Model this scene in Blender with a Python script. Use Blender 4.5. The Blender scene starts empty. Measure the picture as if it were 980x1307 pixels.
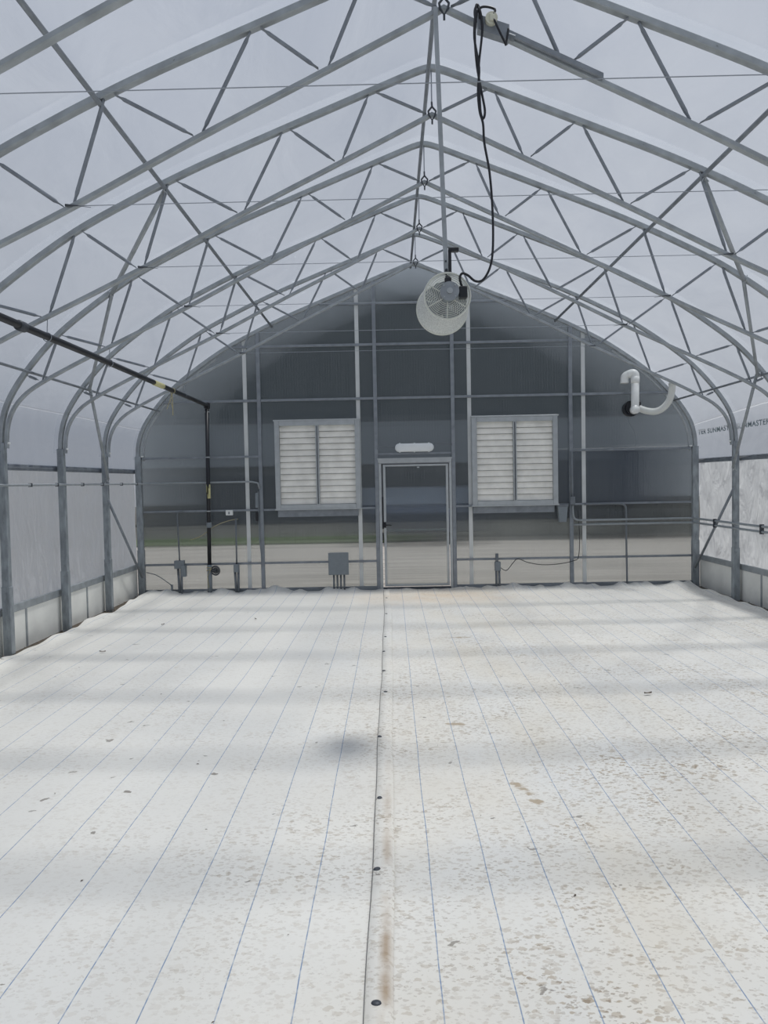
import bpy, math, random
from mathutils import Vector, Matrix
random.seed(7)
S = bpy.context.scene
COL = S.collection
B = 1.524                                   # bay spacing of the trusses

# ------------------------------------------------------------------ camera
def set_camera():
    cx, h, yaw, pitch, roll, f, D = -0.4314, 1.8805, -0.0103, -0.0404, -0.0194, 956.08, 13.0195
    cy, sy, cp, sp = math.cos(yaw), math.sin(yaw), math.cos(pitch), math.sin(pitch)
    F = Vector((sy*cp, cy*cp, sp)); R0 = Vector((cy, -sy, 0)); U0 = R0.cross(F)
    cr, sr = math.cos(roll), math.sin(roll)
    R = cr*R0 + sr*U0; U = -sr*R0 + cr*U0
    cam = bpy.data.cameras.new('camera'); ob = bpy.data.objects.new('camera', cam); COL.objects.link(ob)
    m = Matrix((R, U, -F)).transposed().to_4x4(); m.translation = Vector((cx, -D, h))
    ob.matrix_world = m
    cam.sensor_fit = 'VERTICAL'; cam.sensor_height = 36; cam.lens = 36*f/1307
    cam.clip_end = 300; S.camera = ob
set_camera()

# ------------------------------------------------------------------ world, sun, exposure
w = bpy.data.worlds.new('overcast_sky'); S.world = w; w.use_nodes = True
nt = w.node_tree; bg = nt.nodes['Background']
tc = nt.nodes.new('ShaderNodeTexCoord'); sx = nt.nodes.new('ShaderNodeSeparateXYZ')
rmp = nt.nodes.new('ShaderNodeValToRGB'); nz = nt.nodes.new('ShaderNodeTexNoise'); mx = nt.nodes.new('ShaderNodeMix')
mx.data_type = 'RGBA'; mx.blend_type = 'MULTIPLY'; mx.inputs[0].default_value = 0.2
nt.links.new(tc.outputs['Generated'], sx.inputs[0]); nt.links.new(sx.outputs['Z'], rmp.inputs[0])
rmp.color_ramp.elements[0].color = (0.37, 0.395, 0.435, 1); rmp.color_ramp.elements[0].position = 0.0
rmp.color_ramp.elements[1].color = (0.385, 0.44, 0.55, 1); rmp.color_ramp.elements[1].position = 0.75
nt.links.new(tc.outputs['Generated'], nz.inputs['Vector']); nz.inputs['Scale'].default_value = 2.2; nz.inputs['Detail'].default_value = 3
nt.links.new(rmp.outputs[0], mx.inputs[6]); nt.links.new(nz.outputs[0], mx.inputs[7])
nt.links.new(mx.outputs[2], bg.inputs[0]); bg.inputs[1].default_value = 1.0

sl = bpy.data.lights.new('sun', 'SUN'); sl.energy = 3.15; sl.angle = math.radians(6); sl.color = (1.0, 0.965, 0.90)
so = bpy.data.objects.new('sun', sl); COL.objects.link(so)
so.rotation_euler = Vector((0.24, 0.06, 1)).to_track_quat('Z', 'Y').to_euler()

S.view_settings.view_transform = 'Standard'; S.view_settings.look = 'None'
S.view_settings.gamma = 1; S.view_settings.use_curve_mapping = False
S.view_settings.exposure = 0.05

# ------------------------------------------------------------------ materials
def lin(r, g, b):
    f = lambda c: ((c/255+0.055)/1.055)**2.4 if c > 10.3 else c/255/12.92
    return (f(r), f(g), f(b), 1)
def mat(name, rgb, rough=0.5, metal=0.0, var=0.0, scale=8.0, stretch=(1, 1, 1), bump=0.0, spec=0.5):
    m = bpy.data.materials.new(name); m.use_nodes = True; n = m.node_tree
    p = n.nodes['Principled BSDF']
    p.inputs['Roughness'].default_value = rough; p.inputs['Metallic'].default_value = metal
    p.inputs['Specular IOR Level'].default_value = spec
    c = lin(*rgb); p.inputs['Base Color'].default_value = c
    if var or bump:
        g = n.nodes.new('ShaderNodeNewGeometry'); mp = n.nodes.new('ShaderNodeMapping')
        mp.inputs['Scale'].default_value = stretch
        t = n.nodes.new('ShaderNodeTexNoise'); t.inputs['Scale'].default_value = scale; t.inputs['Detail'].default_value = 5
        n.links.new(g.outputs['Position'], mp.inputs[0]); n.links.new(mp.outputs[0], t.inputs['Vector'])
        if var:
            r = n.nodes.new('ShaderNodeValToRGB')
            r.color_ramp.elements[0].position = 0.3; r.color_ramp.elements[1].position = 0.7
            r.color_ramp.elements[0].color = tuple(x*(1-var) for x in c[:3]) + (1,)
            r.color_ramp.elements[1].color = tuple(min(1, x*(1+var)) for x in c[:3]) + (1,)
            n.links.new(t.outputs[0], r.inputs[0]); n.links.new(r.outputs[0], p.inputs['Base Color'])
        if bump:
            b = n.nodes.new('ShaderNodeBump'); b.inputs['Strength'].default_value = bump; b.inputs['Distance'].default_value = 0.02
            n.links.new(t.outputs[0], b.inputs['Height']); n.links.new(b.outputs[0], p.inputs['Normal'])
    return m
STEEL = mat('galvanized_steel', (158, 164, 168), 0.45, 0.25, 0.16, 9)
STEELD = mat('weathered_galvanized_tube', (134, 140, 147), 0.5, 0.25, 0.16, 9)
POST = mat('galvanized_post', (146, 153, 158), 0.5, 0.25, 0.28, 6, (3, 3, 1))
ALU = mat('aluminium_frame', (176, 181, 184), 0.4, 0.4, 0.08, 10)
SLAT = mat('louver_slat_white', (240, 238, 231), 0.5, 0.0, 0.1, 5)
GREYBOX = mat('grey_electrical_plastic', (122, 130, 136), 0.5, 0, 0.05, 20)
CONDUIT = mat('grey_conduit', (112, 118, 124), 0.45, 0.2, 0.1, 12)
CONDL = mat('bright_metal_conduit', (150, 156, 160), 0.4, 0.2, 0.1, 12)
BLACKP = mat('black_rubber', (22, 25, 32), 0.4, 0, 0.1, 20)
WHITEP = mat('white_pvc', (228, 230, 228), 0.35, 0, 0.04, 10)
YEL = mat('yellow_label', (200, 195, 146), 0.6, 0, 0.1, 40)
TAN = mat('tan_twine', (176, 168, 132), 0.9, 0, 0.15, 60)
LIGHTW = mat('white_light_cover', (226, 230, 232), 0.4, 0, 0.02, 10)
MOTOR = mat('grey_motor_paint', (146, 152, 158), 0.45, 0.2, 0.08, 14)
KNEE = mat('white_kneewall_board', (240, 240, 234), 0.7, 0, 0.06, 4)
SOIL = mat('dark_soil', (92, 84, 74), 0.95, 0, 0.4, 25, bump=0.6)
DEBRIS = mat('brown_leaf_debris', (84, 70, 54), 0.9, 0, 0.4, 40)
PINM = mat('dark_fabric_pin', (70, 74, 80), 0.5, 0.3, 0.1, 30)
INK = mat('film_print_ink', (140, 154, 158), 0.7)
JOINT = mat('pale_panel_joint', (206, 209, 209), 0.5, 0.1, 0.06, 6)
CABLE = mat('steel_cable', (150, 156, 164), 0.5, 0.3)

def film_mat(name, tint, trans, diff=0.85, gl=0.06, bumps=0.25, scale=1.4, stretch=(1, 1, 1)):
    """Greenhouse poly film: lets part of the light straight through and scatters the rest."""
    m = bpy.data.materials.new(name); m.use_nodes = True; n = m.node_tree; n.nodes.clear()
    out = n.nodes.new('ShaderNodeOutputMaterial')
    g = n.nodes.new('ShaderNodeNewGeometry'); mp = n.nodes.new('ShaderNodeMapping'); mp.inputs['Scale'].default_value = stretch
    t = n.nodes.new('ShaderNodeTexNoise'); t.inputs['Scale'].default_value = scale; t.inputs['Detail'].default_value = 6
    t.inputs['Distortion'].default_value = 0.6
    n.links.new(g.outputs['Position'], mp.inputs[0]); n.links.new(mp.outputs[0], t.inputs['Vector'])
    bp = n.nodes.new('ShaderNodeBump'); bp.inputs['Strength'].default_value = bumps; bp.inputs['Distance'].default_value = 0.08
    n.links.new(t.outputs[0], bp.inputs['Height'])
    tr = n.nodes.new('ShaderNodeBsdfTransparent'); tr.inputs[0].default_value = (tint[0], tint[1], tint[2], 1)
    tl = n.nodes.new('ShaderNodeBsdfTranslucent'); tl.inputs[0].default_value = tuple(diff*c for c in tint) + (1,)
    gs = n.nodes.new('ShaderNodeBsdfGlossy'); gs.inputs['Roughness'].default_value = 0.3
    n.links.new(bp.outputs[0], tl.inputs['Normal']); n.links.new(bp.outputs[0], gs.inputs['Normal'])
    r = n.nodes.new('ShaderNodeMapRange'); r.inputs['From Min'].default_value = 0.3; r.inputs['From Max'].default_value = 0.7
    r.inputs['To Min'].default_value = 1-trans-0.06; r.inputs['To Max'].default_value = min(1.0, 1-trans+0.06)
    n.links.new(t.outputs[0], r.inputs[0])
    m1 = n.nodes.new('ShaderNodeMixShader'); m2 = n.nodes.new('ShaderNodeMixShader'); m2.inputs[0].default_value = gl
    n.links.new(r.outputs[0], m1.inputs[0]); n.links.new(tr.outputs[0], m1.inputs[1]); n.links.new(tl.outputs[0], m1.inputs[2])
    n.links.new(m1.outputs[0], m2.inputs[1]); n.links.new(gs.outputs[0], m2.inputs[2]); n.links.new(m2.outputs[0], out.inputs[0])
    return m
FILM = film_mat('poly_film_roof', (0.90, 0.93, 0.98), 0.60, diff=0.62, gl=0.09, bumps=0.6, stretch=(1, 0.5, 1))
CURT = film_mat('poly_film_side', (0.85, 0.88, 0.90), 0.0, diff=0.86, gl=0.22, bumps=1.0, scale=2.6, stretch=(1, 2.4, 0.8))
SEAMF = film_mat('poly_film_fold', (1, 1, 1), 0.5, diff=1.0, gl=0.15)
STRIPF = film_mat('poly_film_highlight', (0.98, 0.99, 1), 0.86, diff=0.9, gl=0.05)

def poly_mat(name, tint, dif=0.10):
    """Twin-wall polycarbonate with fine vertical flutes."""
    m = bpy.data.materials.new(name); m.use_nodes = True; n = m.node_tree; n.nodes.clear()
    out = n.nodes.new('ShaderNodeOutputMaterial'); g = n.nodes.new('ShaderNodeNewGeometry')
    sep = n.nodes.new('ShaderNodeSeparateXYZ'); n.links.new(g.outputs['Position'], sep.inputs[0])
    mp = n.nodes.new('ShaderNodeMapping'); mp.inputs['Scale'].default_value = (14, 1, 0.5)
    t = n.nodes.new('ShaderNodeTexNoise'); t.inputs['Scale'].default_value = 1.6; t.inputs['Detail'].default_value = 4
    n.links.new(g.outputs['Position'], mp.inputs[0]); n.links.new(mp.outputs[0], t.inputs['Vector'])
    wv = n.nodes.new('ShaderNodeMath'); wv.operation = 'MULTIPLY'; wv.inputs[1].default_value = 2*math.pi/0.0107
    wv3 = n.nodes.new('ShaderNodeMath'); wv3.operation = 'MULTIPLY'; wv3.inputs[1].default_value = 2*math.pi/0.045; n.links.new(sep.outputs['X'], wv3.inputs[0])
    sn = n.nodes.new('ShaderNodeMath'); sn.operation = 'SINE'
    n.links.new(sep.outputs['X'], wv.inputs[0]); n.links.new(wv3.outputs[0], sn.inputs[0])
    ad = n.nodes.new('ShaderNodeMath'); ad.operation = 'MULTIPLY_ADD'; ad.inputs[1].default_value = 0.25
    n.links.new(sn.outputs[0], ad.inputs[0]); n.links.new(t.outputs[0], ad.inputs[2])
    bp = n.nodes.new('ShaderNodeBump'); bp.inputs['Strength'].default_value = 0.10; bp.inputs['Distance'].default_value = 0.004
    n.links.new(sn.outputs[0], bp.inputs['Height'])
    wy = n.nodes.new('ShaderNodeMath'); wy.operation = 'MULTIPLY_ADD'; wy.inputs[1].default_value = 300; n.links.new(sep.outputs['Y'], wy.inputs[0]); n.links.new(wv.outputs[0], wy.inputs[2])
    s2 = n.nodes.new('ShaderNodeMath'); s2.operation = 'SINE'; n.links.new(wy.outputs[0], s2.inputs[0])
    a2 = n.nodes.new('ShaderNodeMath'); a2.operation = 'MULTIPLY'; a2.inputs[1].default_value = 0.5; n.links.new(s2.outputs[0], a2.inputs[0])
    cb = n.nodes.new('ShaderNodeCombineXYZ'); n.links.new(a2.outputs[0], cb.inputs[0])
    va = n.nodes.new('ShaderNodeVectorMath'); va.operation = 'ADD'; n.links.new(cb.outputs[0], va.inputs[0]); n.links.new(g.outputs['Normal'], va.inputs[1])
    b2 = n.nodes.new('ShaderNodeVectorMath'); b2.operation = 'NORMALIZE'; n.links.new(va.outputs[0], b2.inputs[0])
    tr = n.nodes.new('ShaderNodeBsdfTransparent'); tr.inputs[0].default_value = tint + (1,)
    rf = n.nodes.new('ShaderNodeBsdfRefraction'); rf.inputs['Color'].default_value = tint + (1,)
    rf.inputs['Roughness'].default_value = 0.06; rf.inputs['IOR'].default_value = 1.15; n.links.new(b2.outputs[0], rf.inputs['Normal'])
    df = n.nodes.new('ShaderNodeBsdfDiffuse'); df.inputs[0].default_value = (0.50, 0.55, 0.58, 1)
    gs = n.nodes.new('ShaderNodeBsdfGlossy'); gs.inputs['Roughness'].default_value = 0.16
    n.links.new(bp.outputs[0], gs.inputs['Normal'])
    fr = n.nodes.new('ShaderNodeFresnel'); fr.inputs['IOR'].default_value = 1.35
    r = n.nodes.new('ShaderNodeMapRange'); r.inputs['From Min'].default_value = 0.1; r.inputs['From Max'].default_value = 0.9
    r.inputs['To Min'].default_value = dif*0.6; r.inputs['To Max'].default_value = dif*1.4
    n.links.new(ad.outputs[0], r.inputs[0])
    m0 = n.nodes.new('ShaderNodeMixShader'); m0.inputs[0].default_value = 0.85
    m1 = n.nodes.new('ShaderNodeMixShader'); m2 = n.nodes.new('ShaderNodeMixShader')
    n.links.new(tr.outputs[0], m0.inputs[1]); n.links.new(rf.outputs[0], m0.inputs[2])
    n.links.new(r.outputs[0], m1.inputs[0]); n.links.new(m0.outputs[0], m1.inputs[1]); n.links.new(df.outputs[0], m1.inputs[2])
    n.links.new(fr.outputs[0], m2.inputs[0]); n.links.new(m1.outputs[0], m2.inputs[1]); n.links.new(gs.outputs[0], m2.inputs[2])
    n.links.new(m2.outputs[0], out.inputs[0])
    return m
POLY = poly_mat('twinwall_polycarbonate', (0.80, 0.82, 0.82), 0.07)

def floor_mat():
    m = bpy.data.materials.new('white_woven_ground_fabric'); m.use_nodes = True; n = m.node_tree
    L = n.links.new; p = n.nodes['Principled BSDF']; p.inputs['Roughness'].default_value = 0.75
    g = n.nodes.new('ShaderNodeNewGeometry'); sep = n.nodes.new('ShaderNodeSeparateXYZ'); L(g.outputs['Position'], sep.inputs[0])
    def noise(scale, stretch, det=4, dist=0.0):
        mp = n.nodes.new('ShaderNodeMapping'); mp.inputs['Scale'].default_value = stretch; L(g.outputs['Position'], mp.inputs[0])
        t = n.nodes.new('ShaderNodeTexNoise'); t.inputs['Scale'].default_value = scale; t.inputs['Detail'].default_value = det
        t.inputs['Distortion'].default_value = dist; L(mp.outputs[0], t.inputs['Vector']); return t.outputs[0]
    def math_(op, a, b=None, c=None):
        k = n.nodes.new('ShaderNodeMath'); k.operation = op
        for i, v in enumerate((a, b, c)):
            if v is None: continue
            if isinstance(v, (int, float)): k.inputs[i].default_value = v
            else: L(v, k.inputs[i])
        return k.outputs[0]
    def rng(v, a, b, lo=0.0, hi=1.0):
        r = n.nodes.new('ShaderNodeMapRange'); L(v, r.inputs[0]); r.inputs['From Min'].default_value = a; r.inputs['From Max'].default_value = b
        r.inputs['To Min'].default_value = lo; r.inputs['To Max'].default_value = hi; return r.outputs[0]
    def mix(f, a, b):
        k = n.nodes.new('ShaderNodeMix'); k.data_type = 'RGBA'
        if isinstance(f, (int, float)): k.inputs[0].default_value = f
        else: L(f, k.inputs[0])
        for i, v in ((6, a), (7, b)):
            if isinstance(v, tuple): k.inputs[i].default_value = v
            else: L(v, k.inputs[i])
        return k.outputs[2]
    X, Y = sep.outputs['X'], sep.outputs['Y']
    col = mix(rng(noise(0.6, (1, 1, 1), 3), 0.35, 0.65), lin(221, 220, 215), lin(231, 229, 222))
    # warm grime towards the middle of the room
    cx = math_('ABSOLUTE', math_('SUBTRACT', X, 0.6))
    warm = math_('MULTIPLY', rng(cx, 0.0, 2.2, 0.55, 0.05), rng(noise(1.3, (1, 0.6, 1), 4), 0.35, 0.7))
    col = mix(warm, col, lin(222, 212, 192))
    # peachy dust by the door
    dx = math_('MULTIPLY', math_('SUBTRACT', X, 0.2), 0.7); dy = math_('MULTIPLY', math_('ADD', Y, 0.9), 1.2)
    dd = math_('SQRT', math_('ADD', math_('MULTIPLY', dx, dx), math_('MULTIPLY', dy, dy)))
    col = mix(math_('MULTIPLY', rng(dd, 0.2, 1.3, 0.5, 0.0), rng(noise(3, (1, 1, 1)), 0.3, 0.6, 0.4, 1)), col, lin(226, 200, 168))
    # flecks of dried mud, thick on the right and in the foreground
    area = rng(noise(0.9, (1, 1, 1), 3), 0.40, 0.62)
    side = rng(X, -1.6, 0.3, 0.30, 0.9)
    near = rng(Y, -1.5, -7.0, 0.45, 1.0)
    k = math_('MULTIPLY', math_('MULTIPLY', rng(area, 0, 1, 0.5, 1.0), side), near)
    def flecks(scale, seed, lo, hi, gate):
        mp = n.nodes.new('ShaderNodeMapping'); mp.inputs['Scale'].default_value = (0.8, 1.45, 1); mp.inputs['Location'].default_value = (seed, seed*2.3, 0)
        dn = n.nodes.new('ShaderNodeTexNoise'); dn.inputs['Scale'].default_value = scale*1.6; dn.inputs['Detail'].default_value = 3; L(g.outputs['Position'], dn.inputs['Vector'])
        vm = n.nodes.new('ShaderNodeVectorMath'); vm.operation = 'MULTIPLY_ADD'; vm.inputs[1].default_value = (1.1/scale,)*3
        L(dn.outputs['Color'], vm.inputs[0]); L(g.outputs['Position'], vm.inputs[2]); L(vm.outputs[0], mp.inputs[0])
        v = n.nodes.new('ShaderNodeTexVoronoi'); v.inputs['Scale'].default_value = scale; L(mp.outputs[0], v.inputs['Vector'])
        sc = n.nodes.new('ShaderNodeSeparateColor'); L(v.outputs['Color'], sc.inputs[0])
        size = math_('MULTIPLY', sc.outputs[1], hi); d0 = math_('SUBTRACT', size, v.outputs['Distance'])
        on = math_('LESS_THAN', sc.outputs[0], gate)
        return math_('MULTIPLY', rng(d0, 0.0, lo), on), sc.outputs[2]
    f1, c1 = flecks(27, 0.0, 0.10, 0.62, 1.0); f2, c2 = flecks(52, 5.0, 0.10, 0.66, 0.95); f3, c3 = flecks(8, 9.0, 0.04, 0.24, 0.14)
    clump = rng(noise(3.2, (1, 1, 1), 3), 0.36, 0.60, 0.45, 1.0); kk = math_('MULTIPLY', k, clump)
    col = mix(math_('MULTIPLY', math_('MULTIPLY', f1, kk), rng(c1, 0, 1, 0.2, 1.0)), col, lin(160, 141, 114))
    col = mix(math_('MULTIPLY', math_('MULTIPLY', f2, kk), rng(c2, 0, 1, 0.1, 0.9)), col, lin(130, 112, 90))
    col = mix(math_('MULTIPLY', math_('MULTIPLY', f3, rng(c3, 0, 1, 0.3, 0.9)), near), col, lin(100, 90, 78))
    # brown streak beside the seam and a few mud blots
    sxx = math_('ABSOLUTE', math_('ADD', X, 0.488)); stre = math_('MULTIPLY', rng(sxx, 0.004, 0.035, 1.0, 0.0), rng(Y, -7.6, -10.4, 0.0, 1.0))
    stre = math_('MULTIPLY', stre, rng(noise(3.5, (1, 1, 1), 5), 0.40, 0.60))
    col = mix(math_('MULTIPLY', stre, 0.85), col, lin(160, 134, 104))
    for bx, by, rx, ry, a in ((0.33, -8.50, 0.055, 0.13, -0.35), (0.385, -8.70, 0.045, 0.09, -0.3), (0.05, -7.30, 0.11, 0.05, 0), (0.35, -4.1, 0.15, 0.06, 0), (-3.0, -9.8, 0.12, 0.10, 0)):
        ux = math_('SUBTRACT', X, bx); uy = math_('SUBTRACT', Y, by)
        ux = math_('ADD', ux, math_('MULTIPLY', uy, -a))
        q = math_('ADD', math_('POWER', math_('DIVIDE', math_('ABSOLUTE', ux), rx), 2.0), math_('POWER', math_('DIVIDE', math_('ABSOLUTE', uy), ry), 2.0))
        q = math_('ADD', q, math_('MULTIPLY', noise(15, (1, 1, 1), 6), 4.5))
        col = mix(rng(q, 2.3, 2.9, 0.8, 0.0), col, lin(168, 150, 124))
    # thin woven blue marker lines
    wob = math_('MULTIPLY', math_('SUBTRACT', noise(0.8, (0.2, 1, 1), 3), 0.5), 0.022)
    xs = math_('ADD', X, wob)
    left = math_('LESS_THAN', X, -0.6)
    xs2 = math_('ADD', xs, math_('MULTIPLY', left, -0.0125))
    q = math_('DIVIDE', math_('ADD', xs2, 0.008), 0.2735)
    fr = math_('ABSOLUTE', math_('SUBTRACT', math_('FRACT', math_('ADD', q, 200.5)), 0.5))
    ln = rng(fr, 0.006, 0.0115, 1.0, 0.0)
    notseam = math_('GREATER_THAN', math_('ABSOLUTE', math_('ADD', X, 0.555)), 0.06)
    br = rng(noise(26, (0.2, 1, 1), 2), 0.3, 0.6, 0.45, 0.95)
    col = mix(math_('MULTIPLY', math_('MULTIPLY', ln, notseam), br), col, lin(112, 138, 172))
    L(col, p.inputs['Base Color'])
    bp = n.nodes.new('ShaderNodeBump'); bp.inputs['Strength'].default_value = 0.35; bp.inputs['Distance'].default_value = 0.02
    L(noise(3.0, (1, 1, 1), 5), bp.inputs['Height']); L(bp.outputs[0], p.inputs['Normal'])
    return m
FLOORM = floor_mat()

# ------------------------------------------------------------------ mesh helpers
class MB:
    def __init__(s): s.v = []; s.f = []
    def add(s, vs, fs):
        o = len(s.v); s.v += [tuple(v) for v in vs]; s.f += [tuple(i+o for i in f) for f in fs]; return s
    def box(s, x0, x1, y0, y1, z0, z1, bev=0.0):
        if bev <= 0:
            v = [(x, y, z) for z in (z0, z1) for y in (y0, y1) for x in (x0, x1)]
            return s.add(v, [(0, 2, 3, 1), (4, 5, 7, 6), (0, 1, 5, 4), (2, 6, 7, 3), (0, 4, 6, 2), (1, 3, 7, 5)])
        # chamfered box
        b = min(bev, (x1-x0)/2.01, (y1-y0)/2.01, (z1-z0)/2.01)
        c = [((x0+x1)/2, (y0+y1)/2, (z0+z1)/2)][0]; h = ((x1-x0)/2, (y1-y0)/2, (z1-z0)/2)
        vs = []; idx = {}
        for sx_ in (-1, 1):
            for sy_ in (-1, 1):
                for sz_ in (-1, 1):
                    for a in range(3):
                        q = [sx_*h[0], sy_*h[1], sz_*h[2]]
                        for k in range(3):
                            if k != a: q[k] -= (sx_, sy_, sz_)[k]*b
                        idx[(sx_, sy_, sz_, a)] = len(vs); vs.append((c[0]+q[0], c[1]+q[1], c[2]+q[2]))
        fs = []
        I = lambda sg, a: idx[(sg[0], sg[1], sg[2], a)]
        for a in range(3):
            o = [k for k in range(3) if k != a]
            for sg in (-1, 1):
                quad = []
                for p_, q_ in ((-1, -1), (1, -1), (1, 1), (-1, 1)):
                    t = [0, 0, 0]; t[a] = sg; t[o[0]] = p_; t[o[1]] = q_; quad.append(I(t, a))
                fs.append(tuple(quad))
            for p_ in (-1, 1):
                for q_ in (-1, 1):
                    t0 = [0, 0, 0]; t1 = [0, 0, 0]; t0[a] = -1; t1[a] = 1
                    for t in (t0, t1): t[o[0]] = p_; t[o[1]] = q_
                    fs.append((I(t0, o[0]), I(t1, o[0]), I(t1, o[1]), I(t0, o[1])))
        for sx_ in (-1, 1):
            for sy_ in (-1, 1):
                for sz_ in (-1, 1):
                    t = (sx_, sy_, sz_); fs.append((I(t, 0), I(t, 1), I(t, 2)))
        return s.add(vs, fs)
    def tube(s, pts, r, seg=8, cap=True, flat=None):
        """round tube along pts; r number or list; flat=(n, rflat) squashes the end rings"""
        P = [Vector(p) for p in pts]; N = len(P); ref = Vector((0, 0, 1))
        rs = r if isinstance(r, (list, tuple)) else [r]*N
        rings = []; u = None
        for i, p in enumerate(P):
            d = (P[min(i+1, N-1)]-P[max(i-1, 0)]).normalized()
            if u is None:
                u = ref - d*ref.dot(d)
                if u.length < 0.05: u = Vector((1, 0, 0)) - d*d.x
            else: u = u - d*u.dot(d)
            u.normalize(); wv = d.cross(u)
            rings.append([p + rs[i]*(math.cos(2*math.pi*k/seg)*u + math.sin(2*math.pi*k/seg)*wv) for k in range(seg)])
        vs = [v for rg in rings for v in rg]
        fs = [(i*seg+k, i*seg+(k+1) % seg, (i+1)*seg+(k+1) % seg, (i+1)*seg+k) for i in range(N-1) for k in range(seg)]
        if cap: fs += [tuple(range(seg-1, -1, -1)), tuple((N-1)*seg+k for k in range(seg))]
        return s.add(vs, fs)
    def sweep(s, pts, hp, wy, y=0.0, cham=0.006):
        """rectangular tube along (x, z) points in the plane y"""
        N = len(pts); a, b, c = hp/2, wy/2, cham
        sec = [(a, b-c), (a-c, b), (-a+c, b), (-a, b-c), (-a, -b+c), (-a+c, -b), (a-c, -b), (a, -b+c)]
        vs = []
        for i, (x, z) in enumerate(pts):
            x0, z0 = pts[max(i-1, 0)]; x1, z1 = pts[min(i+1, N-1)]
            d = Vector((x1-x0, z1-z0)).normalized(); nn = Vector((-d.y, d.x))
            for t, q in sec: vs.append((x+nn.x*t, y+q, z+nn.y*t))
        m = len(sec)
        fs = [(i*m+k, (i+1)*m+k, (i+1)*m+(k+1) % m, i*m+(k+1) % m) for i in range(N-1) for k in range(m)]
        fs += [tuple(range(m)), tuple((N-1)*m+k for k in range(m-1, -1, -1))]
        return s.add(vs, fs)
    def disc(s, c, axis, r, h, seg=24, r2=None):
        """cylinder / cone frustum centred on c, length h along axis"""
        a = Vector(axis).normalized(); c = Vector(c); return s.tube([c-a*h/2, c+a*h/2], [r, r if r2 is None else r2], seg)
    def torus(s, c, axis, R, r, seg=32, sub=6):
        a = Vector(axis).normalized(); u = a.orthogonal().normalized(); wv = a.cross(u); c = Vector(c); vs = []
        for i in range(seg):
            t = 2*math.pi*i/seg; d = math.cos(t)*u+math.sin(t)*wv
            for k in range(sub):
                q = 2*math.pi*k/sub; vs.append(c+d*(R+r*math.cos(q))+a*r*math.sin(q))
        return s.add(vs, [(i*sub+k, ((i+1) % seg)*sub+k, ((i+1) % seg)*sub+(k+1) % sub, i*sub+(k+1) % sub) for i in range(seg) for k in range(sub)])
    def build(s, name, m, parent=None, smooth=False):
        me = bpy.data.meshes.new(name); me.from_pydata(s.v, [], s.f); me.update()
        me.materials.append(m)
        if smooth:
            for p in me.polygons: p.use_smooth = True
        o = bpy.data.objects.new(name, me); COL.objects.link(o)
        if parent is not None:
            o.parent = parent
            o.matrix_parent_inverse = Matrix.Translation(-Vector(parent.location))
        return o
def tag(o, label=None, cat=None, group=None, kind=None):
    if label: o['label'] = label
    if cat: o['category'] = cat
    if group: o['group'] = group
    if kind: o['kind'] = kind
    return o
def thing(name, label, cat, loc=(0, 0, 0), group=None):
    o = bpy.data.objects.new(name, None); o.location = loc; o.empty_display_size = 0.1; COL.objects.link(o)
    return tag(o, label, cat, group)
def dup(root, loc, label):
    r = root.copy(); COL.objects.link(r); r.location = loc; r['label'] = label
    for ch in list(root.children):
        c = ch.copy(); COL.objects.link(c); c.parent = r
        for g in ch.children:
            d = g.copy(); COL.objects.link(d); d.parent = c
    return r
def catmull(pts, n=6):
    P = [Vector(p) for p in pts]; out = []
    for i in range(len(P)-1):
        p0, p1, p2, p3 = P[max(i-1, 0)], P[i], P[i+1], P[min(i+2, len(P)-1)]
        for k in range(n):
            t = k/n; out.append(0.5*((2*p1)+(p2-p0)*t+(2*p0-5*p1+4*p2-p3)*t*t+(3*p1-p0-3*p2+p3)*t**3))
    out.append(P[-1]); return [tuple(p) for p in out]
def struct(o): o['kind'] = 'structure'; return o

# ------------------------------------------------------------------ profiles
TOPH = [(0, 5.605), (0.10, 5.585), (0.35, 5.49), (1.33, 5.10), (2.0, 4.83), (2.39, 4.66), (2.75, 4.49), (3.27, 4.22), (3.78, 3.88), (4.17, 3.57), (4.50, 3.21), (4.72, 2.88), (4.81, 2.6), (4.83, 2.34)]
BOTH = [(0, 5.19), (0.85, 4.775), (1.75, 4.34), (2.68, 3.87), (3.56, 3.455), (3.95, 3.27), (4.3, 3.09), (4.52, 2.95), (4.67, 2.78), (4.745, 2.58), (4.765, 2.34)]
def full(h, n=5):
    c = catmull([(x, 0, z) for x, z in h], n); r = [(p[0], p[2]) for p in c]
    return [(-x, z) for x, z in reversed(r)][:-1] + r
TOPP = full(TOPH); BOTP = full(BOTH)
def topz(x):
    x = abs(x); r = [(px, pz) for px, pz in TOPP if px >= 0]
    for (a, za), (b, zb) in zip(r, r[1:]):
        if a <= x <= b and b > a: return za+(zb-za)*(x-a)/(b-a)
    return r[-1][1]
YF = -15.4            # front end of the house, behind the camera

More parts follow.
